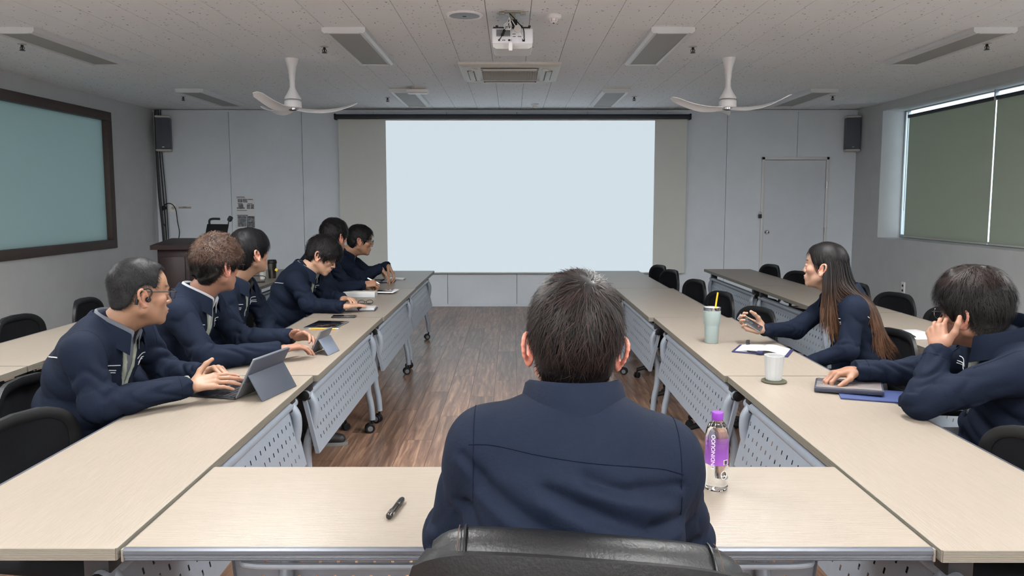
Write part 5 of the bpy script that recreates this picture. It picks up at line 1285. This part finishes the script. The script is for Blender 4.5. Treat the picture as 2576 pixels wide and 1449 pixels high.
# 9: man seen from behind at the head table
BK = (0, -1, 0)
cr9 = [((.10, 1, 1.075), (.275, 1, 1.015), .013, .011, BK), ((.03, 1, 1.06), (.26, 1, .965), .013, .013, BK), ((-.07, 1, 1.05), (.12, 1, .96), .011, .014, BK), ((-.085, 1, 1.0), (-.02, 1, .92), .011, .012, BK), ((.19, 1, 1.055), (.29, 1, 1.03), .008, .009, BK), ((-.09, 1, 1.085), (-.045, 1, 1.045), .007, .009, BK), ((.215, 1, .99), (.285, 1, .975), .010, .010, BK)]
p9, c9, A9, s9 = person('man with short dark hair in navy jacket seen from behind in the leather chair',
    dict(hip=(.105, 1.235, .57), neck=(.108, 1.275, 1.128), face=(0, 1), sw=.150, shd=-.068, dz=.010, elL=(-.105, 1.37, .86), wrL=(.0, 1.66, .80), elR=(.322, 1.37, .86), wrR=(.20, 1.66, .80)),
    dict(c=(.112, 1.335, 1.243), face=(.02, 1), pitch=.10, roll=.05, s=.945, rosy=.7),
    dict(R=dict(d=(-.4, .9, 0), n=(0, 0, 1), curl=(20, 25, 15)), L=dict(d=(.4, .9, 0), n=(0, 0, 1), curl=(20, 25, 15))),
    dict(ts=.012, tb=.018, tt=.022, tf=.016, color=brownish, lump=.003, crown=(.012, -.055, .118), line=[(.16, .25), (.16, .075), (.094, .066), (.072, .05), (.058, .03), (.046, .0), (.038, -.024), (.024, -.024), (.013, .008), (.0, .022), (-.026, .02), (-.040, -.012), (-.05, -.042), (-.066, -.062), (-.16, -.062), (-.16, .25)],
         strands=[dict(n=9000, len=.05, width=.0008, jitter=.24, lift=.006, gravity=.1), dict(n=1600, len=.018, width=.0006, jitter=.3, lift=.002, mask=lambda L: L[:, 2] < -.03)]),
    SK2, dict(open=(.28, .004), B=1.04, fold=.8, creases=cr9, piping=False, clift=.006, ca=.072, cb=.078, seam=.022), None, M_shirtl, seed=52, jh=.0062)
jk9 = [o for o in p9.children if o.name.startswith('jacket')][0]
o9 = Vector(parent_origin(jk9)); bv9 = BVHTree.FromPolygons([v.co+o9 for v in jk9.data.vertices], [tuple(p.vertices) for p in jk9.data.polygons])
YK = arc([(-.072, .8, 1.097), (-.03, .8, 1.100), (.07, .8, 1.095), (.17, .8, 1.083), (.24, .8, 1.066), (.283, .8, 1.050)], 8)
P_ = on_surface(bv9, YK, (0, 1, 0), .0003)
mb_obj('yoke_seam', MB().tube(P_, .0008, 5), M_seam, jk9)

# chairs people sit on
for (x, y, rz, lab) in ((-1.60, 2.80, -R90, 'black mesh-back chair of the man with the ear hook'), (-1.62, 3.55, -R90, 'black chair hidden behind the curly-haired man'), (-1.66, 4.22, -R90, 'black chair of the young man with straight black hair'),
                        (-1.36, 4.77, -R90+.1, 'empty black chair between the straight-haired man and the man looking down'), (-1.62, 5.33, -R90, 'black chair of the man looking down'), (-1.64, 6.08, -R90, 'black chair of the man with the white pen'), (-1.62, 6.80, -R90, 'black chair of the farthest man with glasses'),
                        (1.75, 3.83, R90+.1, 'black mesh-back chair of the woman')):
    place_chair(x, y, rz, lab)
ca = make_chair(True); ca.location = (1.78, 2.70, 0); ca.rotation_euler = (0, 0, R90-.15); tag(ca, 'black chair with grey armrests of the man resting his cheek', 'chair', 'black mesh-back office chairs')
place_chair(1.27, 2.08, R90+.05, 'black chair cut off by the lower right picture edge')
# ================================================================ EXECUTIVE CHAIR
M_leather = mat('black_leather', S(15, 16, 18), .42, var=.1, scale=60, bump=.12, bscale=180, spec=.35)
M_thread = mat('brown_thread', S(60, 42, 34), .8)
ec = empty('leather_chair', (.115, 1.15, 0)); tag(ec, 'black leather executive chair with stitched back, nearest the camera', 'chair')
tl = math.atan2(-.035, .39)
def eback(u, v, o):     # u -1..1, v 0..1 ; o outward (toward camera = -y)
    w_ = .245-.02*(1-v)+.0*v; z = .47+(.515-.03*abs(u)**2.2)*v-.020*u; return Vector((u*w_, -.055-.05*v+.045*u*u-o, z))
g = []
for i in range(25):
    v = i/24; row = []
    for j in range(25):
        u = -1+2*j/24; bul = .018*max(0, 1-abs(u)**6)*max(0, 1-abs(2*v-1)**8); row.append(eback(u, v, bul))
    g.append(row)
MB().sheet(g, -.05).build('backrest', M_leather, ec, 60)
# rolled head bolster with piping, the part that shows
bol = []
for j in range(37):
    u = -1+2*j/36; c_ = eback(u*.97, .965, -.015); ring_ = []
    rx = .048*(1-abs(u)**10*.5); rz = .040*(1-abs(u)**10*.55)
    for k in range(16): q = 2*PI*k/16; ring_.append(c_+Vector((0, rx*math.cos(q), rz*math.sin(q))))
    ring_.append(ring_[0]); bol.append(ring_)
mb = MB().sheet(bol); mb.add([p for p in bol[0][:-1]], [tuple(range(16))]); mb.add([p for p in bol[-1][:-1]], [tuple(range(15, -1, -1))])
mb.build('head_bolster', M_leather, ec, 60)
for zo, yo in ((-.016, -.037), (-.034, -.022)):
    MB().tube([eback(-.985+1.97*j/36, .965, -.015)+Vector((0, yo, zo)) for j in range(37)], .0055, 8).build('piping', M_leather, ec)
for s_ in (-1, 1):
    st = MB()
    for q0 in (.78,):
        pts = []
        for k in range(10): q = .2+k*.26; c_ = eback(s_*q0*.97, .965, -.015); pts.append(c_+Vector((0, -.0492*math.cos(q-.6), .0412*math.sin(q-.6)+.0)))
        st.tube(pts, .0022, 6)
    st.build('stitched_seam', M_leather, ec)
    d_ = MB().tube([p+Vector((s_*.010, 0, 0)) for p in pts], .0008, 5); d_.build('stitching', M_thread, ec)
MB().box(-.25, .25, -.06, .40, .42, .50, .035, seg=3).build('seat', M_leather, ec)
for s_ in (-1, 1):
    MB().tube(arc([(s_*.2, .1, .41), (s_*.285, .1, .44), (s_*.295, .1, .55), (s_*.29, .1, .63)], 5), .018, 10).build('arm_post', M_black, ec)
    MB().box(s_*.29-.03, s_*.29+.03, -.02, .22, .63, .66, .012).build('arm_pad', M_leather, ec)
MB().tube([(0, .15, .08), (0, .15, .42)], .03, 12).build('gas_column', M_darksteel, ec)
for k in range(5):
    a = 2*PI*k/5+.3; c_, s2 = math.cos(a), math.sin(a)
    MB().tube([(.03*c_, .15+.03*s2, .11), (.18*c_, .15+.18*s2, .095), (.30*c_, .15+.30*s2, .07)], [.026, .022, .016], 8).build('base_arm', M_black, ec)
    cs = MB()
    for s_ in (-1, 1): cs.lathe([(0, -.008), (.024, -.008), (.027, -.005), (.027, .005), (.024, .008), (0, .008)], 14, M=T(.3*c_, .15+.3*s2, .027, rz=a+.6) @ T(0, s_*.0085, 0, rx=PI/2))
    cs.tube([(.3*c_, .15+.3*s2, .027), (.3*c_, .15+.3*s2, .07)], .007, 6).build('caster', M_caster, ec)

# ================================================================ THINGS ON THE TABLES
ZTB = TZ+.0006
def obj_at(name, x, y, rz, label, cat, group=None, z=ZTB): return tag(empty(name, (x, y, z), rz), label, cat, group)
M_bk = mat('device_black', S(22, 23, 27), .3); M_scr = mat('device_screen', S(14, 14, 18), .06, coat=.5); M_slate = mat('slate_case', S(58, 64, 76), .6)
M_page = mat('white_pages', S(166, 167, 169), .7)
# pen on the head table
zt9 = TZ-.006+.0006
pn = obj_at('pen', -.288, 1.79, -.16, 'short black and silver pen lying on the front table', 'pen', z=zt9)
MB().lathe([(0, -.058), (.006, -.057), (.0075, -.052), (.0075, .012)], 14, M=T(0, 0, .0082, rx=-PI/2)).build('barrel', mat('pen_dark', S(52, 48, 44), .25, .6), pn)
MB().lathe([(.0076, .012), (.008, .014), (.008, .045), (.006, .054), (0, .056)], 14, M=T(0, 0, .0082, rx=-PI/2)).build('cap', M_bk, pn)
MB().lathe([(.0082, -.044), (.0082, -.032)], 14, M=T(0, 0, .0082, rx=-PI/2)).build('silver_ring', M_chrome, pn)
MB().box(-.0105, -.0085, -.05, -.01, .007, .010, .0005).build('clip', M_chrome, pn)
# water bottle
bt = obj_at('water_bottle', .546, 1.94, 0, 'clear water bottle with purple cap and purple label', 'bottle', z=zt9)
M_pet = mat('clear_pet', (1, 1, 1), .02, trans=1.); M_pet.node_tree.nodes['Principled BSDF'].inputs['IOR'].default_value = 1.2
M_water = mat('water', (.97, .99, 1), .0, trans=1.); M_water.node_tree.nodes['Principled BSDF'].inputs['IOR'].default_value = 1.33
M_purple = mat('purple_cap', S(112, 46, 146), .35)
prof = [(0, .006), (.020, .001), (.029, .0), (.0315, .006), (.0315, .018), (.030, .022), (.0315, .026), (.0315, .062), (.029, .066), (.0305, .070), (.0305, .145), (.0295, .155), (.024, .172), (.015, .184), (.0132, .190), (.0132, .200)]
MB().lathe(prof, 36).build('bottle_shell', M_pet, bt, 60)
MB().lathe([(0, .008), (.028, .003), (.0298, .008), (.0298, .145), (.0286, .154), (.0225, .171), (.0, .171)], 36).build('water', M_water, bt, 60)
MB().lathe([(.0152, .187), (.0156, .188), (.0156, .205), (.0145, .2075), (0, .2078)], 30).build('cap', M_purple, bt)
M_lab = bpy.data.materials.new('purple_label'); M_lab.use_nodes = True
nt = M_lab.node_tree; b_ = nt.nodes['Principled BSDF']; tc_ = nt.nodes.new('ShaderNodeTexCoord'); sx_ = nt.nodes.new('ShaderNodeSeparateXYZ'); mr_ = nt.nodes.new('ShaderNodeMapRange')
nt.links.new(tc_.outputs['Object'], sx_.inputs[0]); mr_.inputs['From Min'].default_value = .072; mr_.inputs['From Max'].default_value = .145; mr_.inputs['To Min'].default_value = .92; mr_.inputs['To Max'].default_value = .35; nt.links.new(sx_.outputs[2], mr_.inputs[0])
b_.inputs['Base Color'].default_value = (*S(128, 66, 160), 1); b_.inputs['Roughness'].default_value = .3; nt.links.new(mr_.outputs[0], b_.inputs['Alpha'])
lab = MB().lathe([(.0312, .070), (.0312, .143)], 36); lab.f = [f for f in lab.f if len(f) == 4]; lab.build('label', M_lab, bt)
def text_obj(txt, size, m, parent, M_, name='printed_text', ext=.0003):
    cu = bpy.data.curves.new(name, 'FONT'); cu.body = txt; cu.size = size; cu.extrude = ext; cu.align_x = 'CENTER'; cu.align_y = 'CENTER'
    o = bpy.data.objects.new(name, cu); COL.objects.link(o)
    dg = bpy.context.evaluated_depsgraph_get(); me = bpy.data.meshes.new_from_object(o.evaluated_get(dg)); bpy.data.objects.remove(o)
    me.transform(M_); me.materials.append(m); return link(bpy.data.objects.new(name, me), parent)
M_ltxt = mat('label_print', S(226, 206, 236), .5); M_whitep = mat('white_print', S(240, 240, 240), .5)
def wrap(me, R, ang0):      # bend flat lettering (x across, z up) round the bottle
    for v in me.vertices: a = ang0+v.co.x/R; rr = R+v.co.y; v.co = Vector((rr*math.sin(a), -rr*math.cos(a), v.co.z))
o = text_obj('UNDINOUOO', .0145, M_ltxt, bt, Matrix.Rotation(PI/2, 4, 'X') @ Matrix.Rotation(PI/2, 4, 'Z') @ Matrix.Identity(4), 'label_lettering')
for v in o.data.vertices: v.co.z += .107
wrap(o.data, .0317, -.55)
bc = MB().box(.0, .014, -.0003, .0003, .0725, .085); me_ = bc.mesh('barcode', M_whitep, 0); wrap(me_, .0316, .35); bo = link(bpy.data.objects.new('barcode', me_), bt)
for k in range(6):
    bl = MB().box(.001+.0021*k, .0019+.0021*k, -.0003, .0003, .0735, .084); m2 = bl.mesh('barcode_line', M_bk, 0); wrap(m2, .032, .35); link(bpy.data.objects.new('barcode_line', m2), bo)
# embossed ring with a small crown mark on the lower body
em = MB().tube([(.009*math.cos(t), 0, .045+.011*math.sin(t)) for t in np.linspace(0, 2*PI, 25)], .0007, 5)
em.tube([(.005*math.cos(t)-.003, 0, .045+.004*math.sin(t)) for t in np.linspace(PI, 2*PI, 8)], .0007, 5).tube([(.005*math.cos(t)+.004, 0, .045+.004*math.sin(t)) for t in np.linspace(PI, 2*PI, 8)], .0007, 5)
me_ = em.mesh('embossed_mark', M_whitep); wrap(me_, .0318, .42); link(bpy.data.objects.new('embossed_mark', me_), bt)

# tumbler with straw, coaster and cup, notebook, remote on the right row
tb = obj_at('tumbler', 1.072, 3.965, 0, 'pale mint tumbler with steel rim and yellow straw', 'tumbler')
M_mint = mat('mint_enamel', S(136, 150, 148), .35)
MB().lathe([(0, 0), (.033, 0), (.035, .003), (.0395, .095), (.040, .098), (.0435, .104), (.0455, .176), (.0455, .178)], 40).build('cup_body', M_mint, tb)
MB().lathe([(.0456, .176), (.0460, .180), (.0460, .192), (.0430, .193), (.0425, .183), (.0, .183)], 40).build('steel_rim', M_chrome, tb)
MB().lathe([(.0415, .184), (.041, .188), (0, .189)], 36).build('clear_lid', mat('lid_plastic', S(210, 215, 215), .2), tb)
MB().tube([(.012, -.0, .15), (.026, -.006, .272)], .0045, 10).build('straw', mat('yellow_straw', S(205, 160, 20), .4), tb)
co = tag(MB().lathe([(0, 0), (.050, 0), (.052, .002), (.052, .006), (.050, .008), (0, .008)], 36, M=T(1.103, 3.09, ZTB)).build('coaster', mat('olive_felt', S(66, 66, 50), .9, var=.2, scale=200)), 'round dark olive coaster under the white cup', 'coaster')
cp = obj_at('cup', 1.103, 3.095, 0, 'white faceted cup standing on the dark coaster', 'cup', z=ZTB+.0085)
MB().lathe([(0, .0), (.031, 0), (.033, .003), (.0415, .104), (.0405, .1055), (.0385, .104), (.031, .008), (0, .006)], 14).build('cup_body', mat('white_ceramic', S(166, 168, 168), .25), cp, 20)
M_navycover = mat('navy_cover', S(28, 30, 70), .6)
nb = obj_at('notebook', 1.272, 3.735, math.radians(-28), 'open white-paged planner with navy cover beside the pale tumbler', 'notebook')
MB().box(-.135, .135, -.10, .10, 0, .005, .002).build('cover', M_navycover, nb)
for s_, hh in ((-1, .012), (1, .018)):
    pg = [[(s_*(.002+.118*u), -.088+.176*v, .006+hh*math.sin(PI*(.12+.88*u)**.7)*.9*(1-u*.4)) for v in (0, .5, 1)] for u in np.linspace(0, 1, 10)]
    pm_ = MB().sheet(pg, .0012).build('page_block', M_page, nb)
    MB().box(*sorted((s_*.004, s_*.118)), -.087, .087, .0052, .0085).build('paper_stack', M_page, nb)
for k in range(7): MB().box(-.10, -.03+.01*(k % 3), .058-.02*k, .0585-.02*k, .0178, .0182).build('ruled_line', mat('ink_line', S(150, 160, 180), .8) if k == 0 else bpy.data.materials['ink_line'], nb)
pe = MB().tube([(-.06, -.094, .012), (.06, -.094, .012)], .004, 10).build('pen', M_bk, nb)
MB().box(-.012, .016, -.112, -.085, .004, .019, .003).build('pen_loop', M_navycover, nb)
MB().box(-.10, -.085, .085, .115, .004, .032, .002).build('clasp', M_bk, nb)
# remote held by the woman
w7 = V3(1.345, 3.93, .815); d7 = unit((-.90, .22, .30)); n7 = V3(.30, .75, -.55); n7 = unit(n7-d7*(n7@d7))
rp = w7+d7*.085-n7*.024; ra = unit((-.70, .12, .50)); ra = unit(ra-n7*(ra@n7)); rz7 = -n7; rx7 = np.cross(ra, rz7)
rm = tag(empty('remote_control'), 'slim black remote control in the woman\'s hand', 'remote')
rm.matrix_world = Matrix(((rx7[0], ra[0], rz7[0], rp[0]), (rx7[1], ra[1], rz7[1], rp[1]), (rx7[2], ra[2], rz7[2], rp[2]), (0, 0, 0, 1)))
MB().box(-.019, .019, -.068, .068, -.006, .006, .0055, seg=3).build('remote_body', mat('silver_edge', S(165, 165, 168), .3, .6), rm)
MB().box(-.0165, .0165, -.065, .065, .0045, .0072, .002).build('front_plate', M_bk, rm)
for (x, y, r_) in ((0, .045, .005), (-.008, .02, .004), (.008, .02, .004), (0, -.005, .009), (0, -.03, .004)): MB().lathe([(r_, .007), (r_*.9, .0082), (0, .0085)], 14, M=T(x, y, 0)).build('button', M_bk if r_ < .008 else M_darksteel, rm)
MB().lathe([(.004, .007), (.0036, .0084), (0, .0086)], 12, M=T(.006, -.045, 0)).build('red_button', mat('red_rubber', S(180, 40, 40), .5), rm)
# tablet of the man resting his cheek, on a blue folder
fd = tag(MB().box(-.13, .13, -.09, .09, 0, .006, .001, M=T(1.415, 2.86, ZTB, rz=math.radians(-18))).build('blue_folder', mat('blue_cover', S(34, 48, 92), .55)), 'blue folded cover lying under the tablet on the right table', 'folder')
t8 = tag(empty('tablet', (1.352, 2.945, ZTB+.0075), math.radians(-24)), 'tablet in black keyboard case with pale screen on the right table', 'tablet', 'tablets on the tables')
t8.rotation_euler = (0, math.radians(-2), math.radians(-24))
MB().box(-.125, .125, -.088, .088, 0, .018, .003).build('case', mat('blueblack_case', S(34, 38, 54), .5), t8)
MB().box(-.118, .118, -.080, .080, .018, .0205, .001).build('screen', mat('pale_screen', S(110, 104, 104), .12, coat=.6), t8)
MB().tube([(-.10, .092, .014), (.06, .092, .014)], .004, 8).build('stylus', M_bk, t8)

# left row: keyboard tablet
k1 = obj_at('keyboard_tablet', -1.075, 2.935, math.radians(-14), 'black tablet propped up on its keyboard folio, nearest on the left table', 'tablet', 'tablets on the tables')
# local: user at -x, tablet stands at +x facing -x
MB().box(-.155, .045, -.125, .125, 0, .006, .002).build('keyboard_base', M_bk, k1)
M_key = mat('key_black', S(34, 36, 42), .55)
for i in range(5):
    for j in range(13):
        if i == 4 and 3 < j < 9: continue
        x = .030-.021*i; y = -.112+.0187*j+(.003*i if i < 4 else 0)
        MB().box(x-.0085, x+.0085, y-.0078, y+.0078, .006, .008).build('key', M_key, k1, 0)
MB().box(-.0935-.0085-.0+.0, -.0935+.0085+.0+.0+.0+.0-.0+.0+.0, -.032, .06, .006, .008).build('space_bar', M_key, k1)
lean = math.radians(28)
ts = MB().box(-.004, .004, -.125, .125, 0, .178, .003, M=T(.048, 0, .005, ry=lean)).build('tablet_body', mat('tablet_alu', S(120, 124, 130), .35, .6), k1)
MB().box(-.0052, -.0042, -.119, .119, .006, .172, M=T(.048, 0, .005, ry=lean)).build('screen', M_scr, k1)
MB().box(.004, .008, -.125, .125, .07, .178, .002, M=T(.048, 0, .005, ry=lean)).build('case_back', M_slate, k1)
MB().box(-.002, .002, -.125, .125, 0, .112, .001, M=T(.048+.108*math.sin(lean)+.052+.012, 0, .001, ry=math.radians(-30))).build('kickstand', M_slate, k1)
# small tablet held by the curly-haired man
k2 = obj_at('small_tablet', -.975, 3.70, math.radians(-12), 'small grey tablet propped on its stand in the curly-haired man\'s hands', 'tablet', 'tablets on the tables')
MB().box(-.004, .004, -.065, .065, 0, .132, .003, M=T(-.01, 0, .004, ry=math.radians(27))).build('tablet_body', bpy.data.materials['tablet_alu'], k2)
MB().box(-.0052, -.0042, -.06, .06, .005, .127, M=T(-.01, 0, .004, ry=math.radians(27))).build('screen', M_scr, k2)
MB().box(-.002, .002, -.065, .065, 0, .092, .001, M=T(.086, 0, .001, ry=math.radians(-32))).build('kickstand', mat('grey_case', S(96, 104, 118), .6), k2)
# flat tablet and yellow pencil
k3 = obj_at('flat_tablet', -1.135, 4.53, math.radians(-6), 'dark tablet lying flat beside the yellow pencil', 'tablet', 'tablets on the tables')
MB().box(-.10, .10, -.125, .125, 0, .007, .003).build('tablet_body', bpy.data.materials['tablet_alu'], k3)
MB().box(-.096, .096, -.121, .121, .0068, .0078, .0003).build('screen', M_scr, k3)
pc_ = obj_at('pencil', -1.12, 4.372, math.radians(90), 'yellow pencil lying in front of the flat tablet', 'pencil')
MB().tube([(0, -.075, .0042), (0, .07, .0042)], .0042, 6).build('shaft', bpy.data.materials['yellow_straw'], pc_)
MB().lathe([(.0042, 0), (.0008, .016), (0, .018)], 6, M=T(0, .07, .0042, rx=-PI/2)).build('tip', mat('pencil_wood', S(222, 190, 150), .6), pc_)
MB().lathe([(.0043, 0), (.0043, .012), (.004, .018), (0, .018)], 10, M=T(0, -.075, .0042, rx=PI/2)).build('eraser', M_whitem, pc_)
# phone
ph_ = obj_at('phone', -1.10, 4.845, math.radians(92), 'black smartphone lying near the table joint on the left', 'phone')
MB().box(-.038, .038, -.078, .078, 0, .010, .004, seg=3).build('phone_body', M_bk, ph_); MB().box(-.034, .034, -.074, .074, .0098, .0106, .0003).build('screen', M_scr, ph_)
# planner and glasses of the man looking down
def planner(name, x, y, rz, label, cov):
    r = obj_at(name, x, y, rz, label, 'notebook', 'open planners on the left table')
    MB().box(-.115, .115, -.085, .085, 0, .005, .002).build('cover', cov, r)
    for s_ in (-1, 1):
        MB().box(*sorted((s_*.004, s_*.106)), -.076, .076, .005, .017, .002).build('page_block', M_page, r)
    for k in range(6): MB().tube(arc([(-.008, -.06+.024*k, .017), (0, -.06+.024*k, .023), (.008, -.06+.024*k, .017)], 3), .0012, 5).build('binder_ring', M_metal, r)
    MB().tube([(-.07, -.04, .022), (.02, -.04, .022)], .004, 8).build('pen', M_bk, r)
    MB().box(-.012, .012, -.095, .06, .0165, .019, .001).build('strap', mat('strap_navy', S(40, 42, 54), .6) if 'strap_navy' not in bpy.data.materials else bpy.data.materials['strap_navy'], r)
    return r
planner('notebook', -1.065, 5.19, math.radians(4), 'open white planner with dark strap in front of the man looking down', mat('charcoal_cover', S(52, 54, 66), .6))
planner('notebook', -1.215, 7.0, math.radians(2), 'open white planner with black band beside the white pen hand', bpy.data.materials['charcoal_cover'])
gl = obj_at('eyeglasses', -1.075, 5.44, .3, 'folded black eyeglasses lying between planner and white box', 'glasses')
fr_ = MB()
for s_ in (-1, 1): fr_.tube([(s_*.03+.024*math.cos(t), .0, .018+.016*math.sin(t)) for t in np.linspace(0, 2*PI, 19)], .0022, 6, False)
fr_.tube(arc([(-.007, 0, .02), (0, 0, .024), (.007, 0, .02)], 3), .002, 6).tube([(-.054, 0, .02), (-.05, .012, .010), (.045, .018, .003)], .002, 6).tube([(.054, 0, .02), (.05, .016, .010), (-.045, .024, .003)], .002, 6)
fr_.build('frame', M_rim, gl)
# white box, tablet, second notebook
wb = obj_at('white_box', -1.205, 5.90, math.radians(88), 'long low white box in front of the man with the white pen', 'box')
MB().box(-.05, .05, -.125, .125, 0, .038, .002).build('box_body', mat('white_card', S(172, 176, 178), .5), wb)
MB().box(-.0515, .0515, -.1265, .1265, .030, .042, .002).build('box_lid', M_whitem, wb)
k5 = obj_at('dark_tablet', -1.06, 6.16, math.radians(85), 'black tablet with white edge resting on a grey phone', 'tablet', 'tablets on the tables')
MB().box(-.10, .10, -.10, .10, .010, .019, .003).build('tablet_body', M_white, k5); MB().box(-.093, .093, -.085, .095, .0188, .0198, .0003).build('screen', M_scr, k5)
MB().box(-.085, -.02, -.07, .09, 0, .010, .003).build('supporting_case', M_bk, k5)
n6 = obj_at('white_phone', -1.12, 7.22, math.radians(80), 'pale phone in a case lying by the farthest man\'s hands', 'phone')
MB().box(-.04, .04, -.08, .08, 0, .011, .004).build('phone_body', M_whitem, n6); MB().box(-.034, .034, -.074, .074, .0108, .0116).build('screen', M_scr, n6)
# pens in hands
wp = tag(MB().tube([(-1.185, 6.10, .868), (-1.095, 6.09, .826)], .0055, 8).tube([(-1.095, 6.09, .826), (-1.083, 6.089, .820)], [.005, .001], 8).build('white_stylus', M_white), 'white stylus held in the hand of the man facing the screen', 'stylus')
# left outer row: tumbler, paper cup, glasses case, papers
tm_ = obj_at('steel_tumbler', -2.362, 7.33, 0, 'steel travel tumbler with black lid and yellow tag', 'tumbler')
MB().lathe([(0, 0), (.034, 0), (.035, .004), (.044, .145), (.044, .148)], 30).build('tumbler_body', mat('brushed_steel', S(96, 92, 88), .25, .9), tm_)
MB().lathe([(.046, .146), (.047, .150), (.046, .166), (.041, .178), (.036, .182), (0, .182)], 30).build('lid', M_black, tm_)
MB().box(-.013, .013, -.0465, -.0445, .085, .110, .0005, M=T(.008, 0, 0, ry=.5)).build('yellow_tag', mat('yellow_paper', S(226, 196, 70), .7), tm_)
pc2 = obj_at('paper_cup', -2.425, 7.24, 0, 'small white paper cup next to the steel tumbler', 'cup')
MB().lathe([(0, .004), (.025, .004), (.025, 0), (.027, 0), (.035, .074), (.0365, .076), (.0355, .078), (.034, .075), (.026, .008), (0, .007)], 26).build('cup_wall', M_whitem, pc2)
gc = obj_at('glasses_case', -2.39, 6.93, .4, 'black case lying in front of the white paper cup', 'case')
MB().box(-.08, .08, -.03, .03, 0, .012, .005).build('lower_shell', M_bk, gc); MB().tube(arc([(-.08, .03, .012), (-.085, .035, .05), (.0, .04, .058), (.085, .035, .05), (.08, .03, .012)], 5), .004, 8).build('raised_rim', M_bk, gc)
pa = obj_at('paper_sheet', -2.40, 5.45, math.radians(8), 'white papers lying on the left outer table behind the curly-haired man', 'paper')
MB().box(-.148, .148, -.21, .21, 0, .006, .001).build('paper_stack', M_page, pa)
pa2 = obj_at('paper_sheet', -2.62, 5.02, math.radians(-4), 'white sheet at the outer table edge behind the ear-hook man', 'paper')
MB().box(-.10, .10, -.15, .15, 0, .004, .001).build('paper_stack', M_page, pa2)
pa3 = obj_at('paper_sheet', 2.30, 4.2, math.radians(8), 'white papers on the right outer table behind the resting man\'s chin', 'paper')
MB().box(-.105, .105, -.148, .148, 0, .004, .001).build('paper_stack', M_page, pa3)
MB().tube([(-.08, -.1, .008), (-.03, .03, .008)], .004, 8).build('pen', M_bk, pa3)
# wristwatch of the curly-haired man
